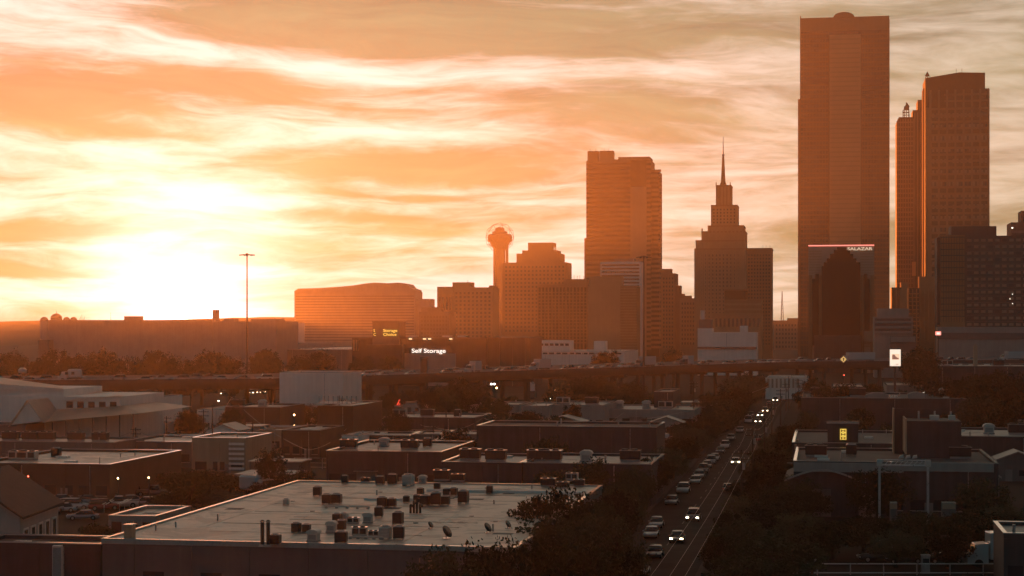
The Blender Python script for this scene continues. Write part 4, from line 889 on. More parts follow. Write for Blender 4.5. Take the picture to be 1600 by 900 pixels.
# vaulted vents on the long black hall, roof penthouse, pylon with glyphs, gantry, barrel roofs
def right_side():
    b = LB['long_black_hall']
    for px0, px1, pt, lab in ((1353, 1388, 613.5, 'long curved pale vent hood on the long black hall'), (1418, 1446, 612.5, 'short curved pale vent hood on the long black hall')):
        d = 5; x0, x1 = b.u(px0, d), b.u(px1, d); p = b.c + UY * d; t = thing('vent_hood', lab, 'vent', (p.x, p.y, b.zt), GA, 'curved hoods on the long black hall'); h = max(1.6, b.z(pt, px0, d) - b.zt)
        W = x1 - x0; pts = [(x0, 0), (x1, 0), (x1, h * .7)] + [(x1 - W * (.1 + .8 * i / 6), h * (.7 + .3 * math.sin(math.pi * (i + .5) / 7))) for i in range(7)] + [(x0, h * .7)]
        prism(t, 'hood', M_CONC, pts, 0, 3); prism(t, 'curb', M_CONCD, [(x0 - .3, 0), (x1 + .3, 0), (x1 + .3, .3), (x0 - .3, .3)], -.3, 3.3)
    b = LB['roof_terrace_block']; d = 3; p = b.c + UY * d; t = thing('glyph_pylon', 'square dark rooftop pylon with a yellow lit glyph sign', 'sign', (p.x, p.y, b.zt), GA)
    x0, x1 = b.u(1293, d), b.u(1341, d); zt = b.z(662, 1317, d) - b.zt
    box(t, 'body', M_DARK, x0, x1, 0, 3.5, 0, zt); box(t, 'cap', M_CAP, x0 - .15, x1 + .15, -.15, 3.65, zt, zt + .3)
    u0, u1 = b.u(1312.5, d), b.u(1322.5, d); zs0, zs1 = b.z(687, 1317, d) - b.zt, b.z(670, 1317, d) - b.zt
    pn = box(t, 'sign_panel', light_mat('glyph_yellow', (1, .62, .05), .45), u0, u1, -.18, 0, zs0, zs1)
    mk = mat('glyph_black', (.01, .01, .01), .6, 0); hh = (zs1 - zs0) / 3; um = (u0 + u1) / 2; w = (u1 - u0)
    for i in range(3):
        zc = zs0 + hh * (i + .5)
        for a, c, e, f in ((-.34, -.2, -.34, .30), (.2, .34, -.34, .30), (-.2, .2, -.1, .06)): box(t, 'glyph_stroke', mk, um + a * w, um + c * w, -.23, -.17, zc + e * hh, zc + f * hh)
    b = LB['pale_band_building']; d = 14; p = b.c + UY * d; t = thing('stair_penthouse', 'black rooftop penthouse with glowing side walls and open top', 'penthouse', (p.x, p.y, b.zt), GA)
    x0, x1 = b.u(1417, d), b.u(1502, d); zt = b.z(658, 1450, d) - b.zt
    box(t, 'body', M_DARK, x0, x1, 0, 9, 0, zt); box(t, 'side_wall', M_TAN, x0 - .25, x0 - .01, 0, 9, .6, zt + .3); box(t, 'rear_wall', M_DARK, x0 - 1.5, x1 - 3, 9.1, 9.4, 0, zt + 1.4); box(t, 'side_wall', M_TAN, x0 - 1.7, x0 - 1.51, 9.1, 13, 0, zt + 1.4)  # tan sides stand in for orange sky light on the metal
    for a, c in ((.45, .62), (.8, .92)): box(t, 'roof_hatch', M_UNITL, x0 + (x1 - x0) * a, x0 + (x1 - x0) * c, 3, 5, zt, zt + .7)
    for i in range(3): tube(t, 'vent_pipe', M_METAL, (x0 + 2 + i * 2.4, 5, zt), (x0 + 2 + i * 2.4, 5, zt + 1.3), .14)
    Y = 228; t = thing('steel_gantry', 'steel gantry frame with floodlights before the pale-banded building', 'gantry', (PX(1412, Y), Y, 0), GA)
    k = Y / F; zt = PZ(718, Y); hw = 37 * k
    for s in (-1, 1): bm = bmesh.new(); bm_box(bm, s * hw - .14, s * hw + .14, -.14, .14, 0, zt); mesh_obj('post', from_bm('post', bm, M_METAL), t)
    for z in (zt - .1, zt - .75): bm = bmesh.new(); bm_tube(bm, (-hw, 0, z), (hw, 0, z), .09); mesh_obj('beam', from_bm('beam', bm, M_METAL), t)
    for i in range(10): x = -hw + 2 * hw * i / 10; bm = bmesh.new(); bm_tube(bm, (x, 0, zt - .75), (x + 2 * hw / 10, 0, zt - .1), .04, n=6); mesh_obj('web_brace', from_bm('web_brace', bm, M_METAL), t)
    for s in (-1, 1): bm = bmesh.new(); bevel_box(bm, s * hw - .35, s * hw + .35, -.3, .3, zt - .9, zt, .05); mesh_obj('node_box', from_bm('node_box', bm, M_UNITL), t)
    for i in range(3): x = (-.1 + i * .28) * hw; bm = bmesh.new(); bm_prism(bm, [(x - .3, zt + .15), (x + .3, zt + .25), (x + .25, zt + .6), (x - .2, zt + .5)], -.25, .25); mesh_obj('floodlight', from_bm('floodlight', bm, M_METAL), t)
    for px0, px1, pyb, pyt, lab in ((1228, 1342, 753, 737, 'barrel-roofed shed with a thin bright arch edge beside the street'), (1482, 1562, 747, 734, 'barrel-roofed shed with a pale end panel behind the yard')):
        Y = YG(pyb, 5.0); b = Bld('barrel_roof_shed', lab, px0, px1, Y); x0, x1 = b.u(px0), b.u(px1); h = b.z(pyt, (px0 + px1) / 2) - 5.0; N = 18
        W = x1 - x0; arc = [(x0 + W * i / N, 5 + h * math.sin(math.pi * i / N)) for i in range(N + 1)]
        prism(b.o, 'end_wall', M_DARK, [(x0, 0)] + arc + [(x1, 0)], 0, 16)
        top = [(x0 - .2 + (W + .4) * i / N, 5.05 + (h + .1) * math.sin(math.pi * i / N)) for i in range(N + 1)]
        prism(b.o, 'barrel_roof', M_ROOFD, top + [(x, z + .22) for x, z in top[::-1]], -.8, 16.5)
        prism(b.o, 'arch_trim', M_CAP, [(x, z + .02) for x, z in top] + [(x, z + .30) for x, z in top[::-1]], -.95, -.8)
        box(b.o, 'shed_door', M_CONCD, x0 + W * .35, x0 + W * .62, -.1, 0, 0, 4)
        if px0 > 1400: box(b.o, 'pale_panel', M_CONC, x0 + W * .3, x0 + W * .95, -3.2, -1.2, 2.2, 5.2); box(b.o, 'panel_cap', M_CAP, x0 + W * .2, x0 + W * .95, -3.3, -1.1, 5.2, 5.35)
        for i in range(4): box(b.o, 'side_window', M_GLASS, x0 - .06, x0 + .1, 2 + i * 3.6, 4 + i * 3.6, 2, 3.6)
    for px, w, lab in ((1396, 11, 'small pale crate-shaped sign lying below the gantry'), (1482, 21, 'wider pale crate-shaped sign below the second barrel-roofed shed')):
        Y = 235; t = thing('yard_container', lab, 'container', (PX(px, Y), Y, 0), GA); k = Y / F * w / 2; zc = PZ(792, Y)
        bm = bmesh.new(); bevel_box(bm, -k, k, -.8, .8, 0, zc + .55, .06); mesh_obj('body', from_bm('body', bm, M_CONCD), t); bm = bmesh.new(); bm_box(bm, -k * .95, k * .95, -.86, -.8, zc - .2, zc + .5); mesh_obj('sign_face', from_bm('sign_face', bm, M_TAN), t)
        bm = bmesh.new(); bm_box(bm, -k * 1.03, k * 1.03, -.83, .83, zc + .55, zc + .62); mesh_obj('lid', from_bm('lid', bm, M_CAP), t)
right_side()

# gabled house at the near corner
def house():
    Y = 185; b = Bld('gabled_house', 'dark-roofed gabled house with a windowed side wall', -70, 60, Y, cat='house'); 
    xe = PX(82, 195) ; M_SID = mat('pale_siding', (.42, .36, .31), .75, .12, .5)
    b.o.location = (PX(0, 178), 178, 0); b.o.rotation_euler = (0, 0, R(-1)); W, D, hz = 9.0, 14.0, 8.8
    box(b.o, 'wall', M_SID, -W, 2.0, 0, D, 0, hz)
    bm = bmesh.new(); bm_prism(bm, [(-W, hz), (2.0, hz), ((-W + 2) / 2, hz + 3.6)], .02, D - .02); mesh_obj('gable', from_bm('gable', bm, M_SID), b.o)
    xm = (-W + 2) / 2
    for s, xa in ((0, -W - .5), (1, 2.5)):
        bm = bmesh.new(); bm_prism(bm, [(xa, hz - .25), (xm, hz + 3.75), (xm, hz + 4.0), (xa, hz + .02)], -.6, D + .6); mesh_obj('roof', from_bm('roof', bm, M_SLATE), b.o)
    for i in range(5):
        y = 1.2 + i * 2.6; w = box(b.o, 'window', M_GLASS, 1.9, 2.06, y, y + 1.3, 4.8, 7.2); 
        for a in ((y - .15, y), (y + 1.3, y + 1.45)): box(b.o, 'window_frame', M_WHITE, 1.9, 2.1, *a, 4.7, 7.3)
        box(b.o, 'window_frame', M_WHITE, 1.9, 2.12, y - .15, y + 1.45, 7.3, 7.45); box(b.o, 'window_sill', M_WHITE, 1.9, 2.2, y - .2, y + 1.5, 4.58, 4.7)
    box(b.o, 'door', M_DOOR, 1.9, 2.08, 12.6, 13.6, 0, 2.3)
    for i in range(3): box(b.o, 'window', M_GLASS, -6.5 + i * 2.7, -5.2 + i * 2.7, -.06, .1, 4.8, 7.0)
    box(b.o, 'chimney', M_BRICK, -4.4, -3.4, 9, 10, hz + 3, hz + 5)
house()

# ------------------------------------------------------------------ vehicles
M_TYRE = mat('tyre_rubber', (.015, .015, .015), .8, .1, 3)
M_RIM = mat('wheel_rim', (.4, .4, .4), .3, 0, metal=.9)
M_CARG = mat('car_glass', (.02, .022, .025), .06, 0, spec=.6)
M_LAMP = mat('lamp_lens', (.6, .6, .58), .15, 0)
M_TAIL = mat('tail_lens', (.25, .015, .01), .2, 0)
PAINT = {c: mat(c + '_car_paint', v, .3, 0, coat=1.0) for c, v in {'white': (.48, .47, .45), 'silver': (.22, .22, .23), 'black': (.012, .012, .014), 'grey': (.06, .06, .065), 'red': (.22, .018, .014), 'blue': (.02, .045, .12)}.items()}
_vm = {}
def vehicle_meshes(kind, colour):
    """list of (part name, mesh); nose points along +x"""
    if (kind, colour) in _vm: return _vm[(kind, colour)]
    P = PAINT[colour]
    L, W, hood, roof, wr = {'sedan': (4.6, 1.8, .82, 1.42, .32), 'suv': (4.7, 1.92, 1.0, 1.75, .37), 'van': (5.4, 2.0, 1.05, 2.05, .36), 'pickup': (5.6, 1.98, 1.02, 1.82, .39)}[kind]
    h = L / 2; w = W / 2; out = []
    lower = [(-h, .42), (-h + .1, .24), (h - .12, .24), (h, .40), (h - .02, .62), (h - .12, hood - .12), (h - .9, hood), (-h + .7, hood), (-h + .06, hood - .04)]
    bm = bmesh.new(); A = {}
    for s in (-1, 1):
        A[s] = [bm.verts.new((x, s * (w if .3 < z < hood - .05 else w * .93), z)) for x, z in lower]
    k = len(lower)
    for i in range(k): bm.faces.new((A[-1][i], A[-1][(i + 1) % k], A[1][(i + 1) % k], A[1][i]))
    bm.faces.new(A[-1][::-1]); bm.faces.new(A[1])
    bmesh.ops.recalc_face_normals(bm, faces=bm.faces); bmesh.ops.bevel(bm, geom=bm.edges[:], offset=.05, segments=2, affect='EDGES')
    for f in bm.faces: f.smooth = True
    out.append(('body', from_bm('body_' + kind, bm, P)))
    cab = {'sedan': (-1.75, -1.05, .35, 1.25), 'suv': (-2.25, -1.95, .45, 1.2), 'van': (-2.62, -2.5, 1.15, 1.9), 'pickup': (-.55, -.35, .75, 1.35)}[kind]
    def frustum(z0, z1, x0, x1, X0, X1, w0, w1, m, bev=.06):
        bm = bmesh.new()
        v = [bm.verts.new(p) for p in ((x0, -w0, z0), (x1, -w0, z0), (x1, w0, z0), (x0, w0, z0), (X0, -w1, z1), (X1, -w1, z1), (X1, w1, z1), (X0, w1, z1))]
        for f in ((3, 2, 1, 0), (4, 5, 6, 7), (0, 1, 5, 4), (1, 2, 6, 5), (2, 3, 7, 6), (3, 0, 4, 7)): bm.faces.new([v[i] for i in f])
        if bev: bmesh.ops.bevel(bm, geom=bm.edges[:], offset=bev, segments=2, affect='EDGES')
        for f in bm.faces: f.smooth = True
        return from_bm('cabin', bm, m)
    out.append(('windows_glass', frustum(hood - .06, roof - .07, cab[0], cab[3], cab[1], cab[2], w * .92, w * .76, M_CARG)))
    out.append(('roof', frustum(roof - .10, roof, cab[1] - .08, cab[2] + .10, cab[1] + .06, cab[2] - .05, w * .79, w * .72, P, .04)))
    if kind == 'pickup':
        bm = bmesh.new(); bm_box(bm, -h + .12, -.65, -w * .8, w * .8, hood - .02, hood + .012); out.append(('cargo_bed', from_bm('cargo_bed', bm, M_UNIT)))
    if kind == 'van':
        bm = bmesh.new()
        for s in (-1, 1): bm_box(bm, -h + .3, -.2, s * w * .80 - .06, s * w * .80 + .06, hood + .1, roof - .25)
        out.append(('side_panel', from_bm('side_panel', bm, P)))
    for sx in (-1, 1):
        for s in (-1, 1):
            x = sx * (h - .88); bm = bmesh.new(); bm_tube(bm, (x, s * (w - .22), wr), (x, s * (w + .015), wr), wr, n=16); out.append(('wheel', from_bm('wheel', bm, M_TYRE)))
            bm = bmesh.new(); bm_tube(bm, (x, s * (w + .012), wr), (x, s * (w + .03), wr), wr * .6, n=12); out.append(('>rim', from_bm('rim', bm, M_RIM)))
    for s in (-1, 1):
        bm = bmesh.new(); bevel_box(bm, h - .16, h + .015, s * w * .74 - .19, s * w * .74 + .19, .58, .74, .03); out.append(('headlight', from_bm('headlight', bm, M_LAMP)))
        bm = bmesh.new(); bevel_box(bm, -h - .012, -h + .14, s * w * .78 - .16, s * w * .78 + .16, .60, .76, .03); out.append(('tail_light', from_bm('tail_light', bm, M_TAIL)))
        bm = bmesh.new(); bevel_box(bm, cab[3] - .35, cab[3] - .15, s * (w + .09) - .09, s * (w + .09) + .09, hood + .02, hood + .16, .03); out.append(('side_mirror', from_bm('side_mirror', bm, P)))
    _vm[(kind, colour)] = out
    return out
_lit = {}
def vehicle(kind, colour, x, y, z, yaw, label, group, lit=None, detail=True, name=None):
    t = thing(name or {'sedan': 'parked_car', 'suv': 'parked_suv', 'van': 'van', 'pickup': 'pickup_truck'}[kind], label, {'sedan': 'car', 'suv': 'car', 'van': 'van', 'pickup': 'pickup'}[kind], (x, y, z), yaw, group)
    last = None
    for nm, me in vehicle_meshes(kind, colour):
        if nm[0] == '>':
            if detail: mesh_obj(nm[1:], me, last)
            continue
        if not detail and nm in ('side_mirror', 'tail_light'): continue
        if nm == 'headlight' and lit:
            if me.name not in _lit: m2 = me.copy(); m2.materials.clear(); m2.materials.append(M_HEAD); _lit[me.name] = m2
            me = _lit[me.name]
        if nm == 'tail_light' and lit == 'tail':
            pass
        last = mesh_obj(nm, me, t)
    return t
SD = math.atan2(1, GS)                 # heading away along the street
def traffic():
    rnd = random.Random(11)
    # street cars: px, py of the tyres, kind, colour, facing us, lit, words
    S = [(1020, 842, 'sedan', 'white', 1, 0, 'white sedan parked at the kerb behind a twin by the front trees'), (1028, 826, 'sedan', 'silver', 1, 0, 'silver sedan parked just behind the white sedan at the kerb'),
         (1004, 902, 'sedan', 'silver', 1, 0, 'silver sedan closest to the bottom of the street'), (1026, 874, 'sedan', 'grey', 1, 0, 'dark grey sedan half hidden by the front trees'),
         (1086, 816, 'suv', 'grey', 1, 1, 'dark car driving with lit headlights and shine on the road'), (1061, 850, 'sedan', 'black', 1, 1, 'black sedan with one bright headlight behind the dark car'),
         (1089, 757, 'sedan', 'white', 1, 0, 'white car parked at the front of the kerbside row'), (1095, 748, 'sedan', 'silver', 1, 0, 'silver car second in the kerbside row'), (1101, 740, 'suv', 'grey', 1, 0, 'grey car third in the kerbside row'), (1107, 732, 'sedan', 'silver', 1, 0, 'silver car fourth in the kerbside row'),
         (1119, 720, 'sedan', 'white', 1, 0, 'white car parked alone beyond the kerbside row'), (1135, 701, 'suv', 'white', 1, 0, 'white car next but one before the white van'), (1144, 688, 'sedan', 'silver', 1, 0, 'silver car parked closest to the white van'),
         (1152, 727, 'sedan', 'white', 1, 1, 'pale car waiting in the middle of the street'), (1171, 661, 'van', 'white', 1, 0, 'white van catching bright light on the street'), (1175, 651, 'sedan', 'grey', 1, 0, 'grey car behind the white van'),
         (1186, 662, 'sedan', 'grey', 1, 1, 'car with lit headlights beside the white van'), (1197, 645, 'suv', 'black', 1, 1, 'dark car with two bright headlights far along the street'), (1203, 634, 'sedan', 'red', 0, 0, 'red car among the far queue on the street'), (1213, 628, 'suv', 'silver', 1, 1, 'silver car at the head of the far queue'), (1204, 621, 'sedan', 'white', 1, 1, 'white car near the striped store at the street end'), (1128, 709, 'sedan', 'grey', 1, 0, 'grey car between the lone white car and the next white car'), (1113, 726, 'suv', 'silver', 1, 0, 'silver wagon fifth in the kerbside row'), (1158, 676, 'sedan', 'silver', 1, 0, 'silver car in front of the white van'), (1052, 790, 'sedan', 'silver', 1, 0, 'silver car parked midway between the two kerbside groups'), (1070, 772, 'suv', 'white', 1, 0, 'white wagon parked short of the kerbside row'), (1190, 652, 'sedan', 'white', 1, 1, 'white car with headlights just behind the grey car'), (1215, 616, 'sedan', 'silver', 1, 1, 'silver car last in the far queue with headlights'), (1186, 690, 'sedan', 'red', 0, 0, 'red car driving away on the wire side'), (1140, 770, 'sedan', 'black', 0, 0, 'black car driving away on the wire side')]
    for px, py, kd, c, face, lit, lab in S:
        Y = YG(py); x = PX(px, Y); vehicle(kd, c, x, Y + 2.2, .008, SD + (math.pi if face else 0) + rnd.uniform(-.04, .04), lab, 'cars on the street', lit)
    # freeway
    cols = ['white', 'silver', 'white', 'black', 'white', 'silver', 'red', 'grey']
    F_ = [(45, 3), (70, 7), (186, 10), (224, 3), (236, 10), (256, 6), (285, 3), (305, 10), (345, 6), (379, 6), (412, 3), (452, 10), (522, 10), (534, 13), (574, 6), (588, 10), (598, 3), (642, 3), (700, 6), (712, 10), (782, 10), (792, 3), (803, 6), (815, 3), (824, 10), (884, 3), (893, 6), (912, 10), (930, 3), (948, 6), (976, 6), (985, 10), (1030, 6), (1098, 6), (1136, 3), (1146, 10), (1174, 6), (1190, 3), (1205, 10), (1213, 6), (1238, 3), (1281, 6), (1297, 10), (1440, 3), (1457, 6), (1466, 10), (1488, 6), (1498, 3), (20, 10), (120, 20), (330, 22), (470, 22), (620, 20), (760, 24), (860, 20), (1060, 24), (1110, 22), (1250, 20), (1350, 22), (1420, 20), (1520, 22)]
    F_.sort(); words = {}
    for px, off in F_:
        p, a = fw_at(px, off); c = rnd.choice(cols); kd = rnd.choice(['sedan', 'sedan', 'suv', 'suv', 'pickup'])
        kw = {'sedan': 'sedan', 'suv': 'tall wagon', 'pickup': 'pickup'}[kd]; key = (c, kw); i = words.get(key, 0); words[key] = i + 1
        side = 'outer lanes' if off > 15 else 'near lanes'
        v = vehicle(kd, c, p.x, p.y, FWZ + .012, a + (math.pi if off < 15 else 0), f'{c} {kw} on the freeway, {nth(i)} such counted from the hip-roofed hall', 'cars on the freeway', 0, False, 'freeway_car')
    # headlights under the freeway glow, parking lots
    for i, (px, py) in enumerate(((349, 612), (363, 611), (393, 614), (405, 608), (417, 613))):
        Y = 700 + i * 4; x = PX(px, Y); vehicle('sedan' if i % 2 else 'suv', 'grey', x, Y, .008, -math.pi / 2 + .1, f'car with lit headlights under the sunset glow, {nth(i)} from the sun', 'headlights below the freeway', 1, False, 'glow_car')
    L = [(100, 786, 'sedan', 'white', 'white sedan parked next to the gabled house'), (141, 787, 'sedan', 'silver', 'silver sedan in the middle of the small parking lot'), (174, 783, 'suv', 'grey', 'grey car beside the long poles in the small parking lot'), (198, 774, 'suv', 'white', 'white wagon standing behind the other cars in the small lot'), (228, 790, 'sedan', 'silver', 'silver sedan at the far end of the small parking lot'), (130, 812, 'sedan', 'silver', 'silver sedan in front of the flat-roofed shed')]
    for i, (px, py) in enumerate(((96, 800), (114, 772), (133, 777), (152, 769), (163, 797), (188, 793), (207, 787), (216, 770), (240, 775), (84, 776), (118, 796), (178, 768))):
        c = ('white', 'silver', 'black', 'grey', 'red')[i % 5]; L.append((px, py, ('sedan', 'suv', 'pickup')[i % 3], c, f'{c} car in the packed small lot, {nth(i)} of the unshaded ones'))
    for px, py, kd, c, lab in L: Y = YG(py); vehicle(kd, c, PX(px, Y), Y, .008, rnd.choice([.2, -.1, 3.2]) + .1, lab, 'cars in the small lot')
    Y = YG(704, 0); vehicle('suv', 'white', PX(484, Y), Y, .008, .5, 'shiny white car gleaming alone on the side road', 'side road cars')
    B_ = [(1252, 884, 'sedan', 'black', 'black sedan behind the rail closest to the street'), (1372, 884, 'suv', 'black', 'tall black car with a bright hood line behind the rail'), (1412, 886, 'sedan', 'grey', 'grey sedan next to the tall black car behind the rail'), (1476, 886, 'sedan', 'black', 'black sedan beside the box truck behind the rail')]
    for px, py, kd, c, lab in B_: Y = YG(py) + 3.5; vehicle(kd, c, PX(px, Y), Y, .008, math.pi + .06, lab, 'cars behind the rail')
    # middle district parking rows
    n = 0
    for px, py, k in ((455, 690, 2), (560, 700, 5), (650, 650, 6), (770, 660, 5), (830, 652, 5), (960, 656, 6), (1390, 606, 4), (120, 672, 6), (330, 664, 5), (1545, 640, 4), (20, 694, 7), (215, 700, 5), (420, 700, 4), (590, 668, 6), (700, 694, 4), (890, 640, 6), (1060, 640, 4), (1320, 660, 5), (1500, 700, 5), (60, 800, 2), (1290, 780, 3)):
        for i in range(k):
            Y = YG(py) + rnd.uniform(-.6, .6); x = PX(px, Y) + i * 3.1; c = rnd.choice(cols); kd = rnd.choice(['sedan', 'suv', 'pickup', 'sedan'])
            vehicle(kd, c, x, Y, .01, R(78) + rnd.choice([0, math.pi]) + rnd.uniform(-.05, .05), f'small {c} {dict(sedan="sedan", suv="wagon", pickup="pickup")[kd]} in the parking rows, {nth(n)} car of the rows', 'cars in the parking rows', 0, False, 'parked_car'); n += 1
traffic()

def truck(px, off, colour, label, rv=False, x=None, y=None, z=None, a=None, L=12.0, cab_first=True):
    if x is None: p, a = fw_at(px, off); x, y, z = p.x, p.y, FWZ + .012; a += math.pi
    t = thing('camper_truck' if rv else 'box_truck', label, 'truck', (x, y, z), a, 'trucks')
    P = PAINT[colour]; W = 1.25; h = 4.0 if not rv else 3.4
    bm = bmesh.new(); bevel_box(bm, -L / 2, L / 2 - 2.6, -W, W, .95, h, .08 if not rv else .35); mesh_obj('cargo_box', from_bm('cargo_box', bm, PAINT['white']), t)
    bm = bmesh.new(); bm_prism(bm, [(L / 2 - 2.4, .5), (L / 2, .5), (L / 2, 1.5), (L / 2 - .7, 1.7), (L / 2 - 1.1, 2.7), (L / 2 - 2.4, 2.8)], -W * .95, W * .95); mesh_obj('cab', from_bm('cab', bm, P), t)
    bm = bmesh.new(); bm_prism(bm, [(L / 2 - .68, 1.74), (L / 2 - .60, 1.72), (L / 2 - 1.03, 2.6), (L / 2 - 1.1, 2.6)], -W * .85, W * .85); mesh_obj('windscreen', from_bm('windscreen', bm, M_CARG), t)
    bm = bmesh.new(); bm_box(bm, -L / 2 + .1, L / 2 - .3, -.5, .5, .55, .94); mesh_obj('chassis', from_bm('chassis', bm, M_UNIT), t)
    xs = (-L / 2 + 1.2, -L / 2 + 2.4, L / 2 - 1.3) if L > 8 else (-L / 2 + 1.4, L / 2 - 1.3)
    for xx in xs:
        for s in (-1, 1): bm = bmesh.new(); bm_tube(bm, (xx, s * (W - .3), .5), (xx, s * W, .5), .5, n=14); mesh_obj('wheel', from_bm('wheel', bm, M_TYRE), t)
    if rv:
        for i in range(2): bm = bmesh.new(); bm_box(bm, -1.2 + i * 1.7, -.4 + i * 1.7, W - .02, W + .03, 1.9, 2.7); mesh_obj('side_window', from_bm('side_window', bm, M_CARG), t)
    for s in (-1, 1): bm = bmesh.new(); bm_box(bm, L / 2 - .05, L / 2 + .03, s * .85 - .16, s * .85 + .16, .8, 1.02); mesh_obj('headlight', from_bm('headlight', bm, M_LAMP), t)
def trucks():
    truck(110, 4, 'white', 'white camper truck on the freeway above the hip-roofed hall', True, L=6.5)
    truck(738, 3, 'white', 'short white box truck on the freeway before the storage warehouse', L=5.8)
    truck(845, 6, 'white', 'long white panel truck on the freeway beside the strip-window hall', L=9)
    truck(1008, 6, 'silver', 'pale box truck on the freeway by the tall lamp mast', L=10)
    truck(1073, 3, 'grey', 'dark-cabbed truck on the freeway in front of the white windowless block', L=6.5)
    truck(1340, 6, 'white', 'semi-trailer truck on the freeway below the neon-edged block', L=15)
    truck(1585, 6, 'white', 'pale box truck on the freeway at the foot of the hotel', L=13)
    Y = 206; truck(0, 0, 'white', 'pale box truck parked at the yard rail beside the tall building end', x=PX(1550, Y), y=Y, z=.01, a=math.pi, L=6.2)
    Y = YG(775); truck(0, 0, 'white', 'white motorhome parked behind the corner of the pale roof', True, x=PX(404, Y), y=Y, z=.01, a=-.5, L=6.5)
trucks()

# ------------------------------------------------------------------ trees
M_BARK = mat('bark', (.045, .034, .026), .9, .3, 1.5)
def leaf_mat():
    m = bpy.data.materials.new('leaves'); m.use_nodes = True; t = m.node_tree; n = NT(t); b = t.nodes['Principled BSDF']
    g = n.node('ShaderNodeNewGeometry'); v = n.noise(g.outputs['Position'], .5, 3, .6)
    oi = n.node('ShaderNodeObjectInfo'); cc = n.mix(v, (.014, .022, .012), (.050, .056, .028)); t.links.new(n.scale(cc, n.add(.55, oi.outputs['Random'])), b.inputs['Base Color']); b.inputs['Roughness'].default_value = .75
    b.inputs['Specular IOR Level'].default_value = .15
    return m
M_LEAF = leaf_mat()
def crown_mesh(seed, dense=1.0):
    r = random.Random(seed); V = []; Fc = []
    nc = int(95 * dense)
    for c in range(nc):
        while True:
            p = Vector((r.uniform(-1, 1), r.uniform(-1, 1), r.uniform(-1, 1)))
            if .15 < p.length < 1: break
        p = Vector((p.x * 1.0, p.y * 1.0, p.z * .85)); cr = r.uniform(.14, .30)
        for l in range(60):
            q = Vector((r.gauss(0, 1), r.gauss(0, 1), r.gauss(0, .8))); q = q.normalized() * cr * r.uniform(.5, 1.1) + p
            s = r.uniform(.03, .065); a = Vector((r.gauss(0, 1), r.gauss(0, 1), r.gauss(0, 1))).normalized(); b_ = a.orthogonal().normalized()
            i = len(V); V += [q - a * s, q + b_ * s * .6, q + a * s, q - b_ * s * .6]; Fc.append((i, i + 1, i + 2, i + 3))
    me = bpy.data.meshes.new('crown'); me.from_pydata([tuple(v) for v in V], [], Fc); me.materials.append(M_LEAF); return me
def trunk_mesh(seed):
    r = random.Random(seed + 50); bm = bmesh.new()
    bm_tube(bm, (0, 0, -.02), (.02, .01, .5), .055, .038, 8, False)
    for i in range(7):
        a = i * 2.4 + r.uniform(-.3, .3); z = r.uniform(.3, .5); e = Vector((math.cos(a) * r.uniform(.18, .34), math.sin(a) * r.uniform(.18, .34), r.uniform(.62, .88)))
        m_ = Vector((math.cos(a) * .1, math.sin(a) * .1, z + .12)); bm_tube(bm, (.015, .008, z), m_, .022, .015, 6, False); bm_tube(bm, m_, e, .015, .005, 6, False)
        for j in range(3):
            f = m_.lerp(e, r.uniform(.3, .8)); bm_tube(bm, f, f + Vector((r.uniform(-.14, .14), r.uniform(-.14, .14), r.uniform(.04, .16))), .006, .002, 5, False)
    return from_bm('trunk', bm, M_BARK)
CR = [crown_mesh(i, .8 + .1 * i) for i in range(5)]; TR = [trunk_mesh(i) for i in range(5)]
def tree(px, Y, pyt, wpx, label, group, i=0, x=None):
    """crown top where the photo shows it, crown width in photo pixels"""
    h = max(3.0, PZ(pyt, Y)); w = wpx * Y / F / 2; k = i % 5
    t = thing('tree', label, 'tree', (PX(px, Y) if x is None else x, Y, 0), (i * 1.7) % 6.28, group)
    ch = max(h * .36, min(h * .48, w * 1.3))
    mesh_obj('crown', CR[k], t, (0, 0, h - ch * .88), 0, (w, w, ch))
    mesh_obj('trunk', TR[k], t, (0, 0, 0), 0, (max(h, w * 2) * .8, max(h, w * 2) * .8, h * .95))
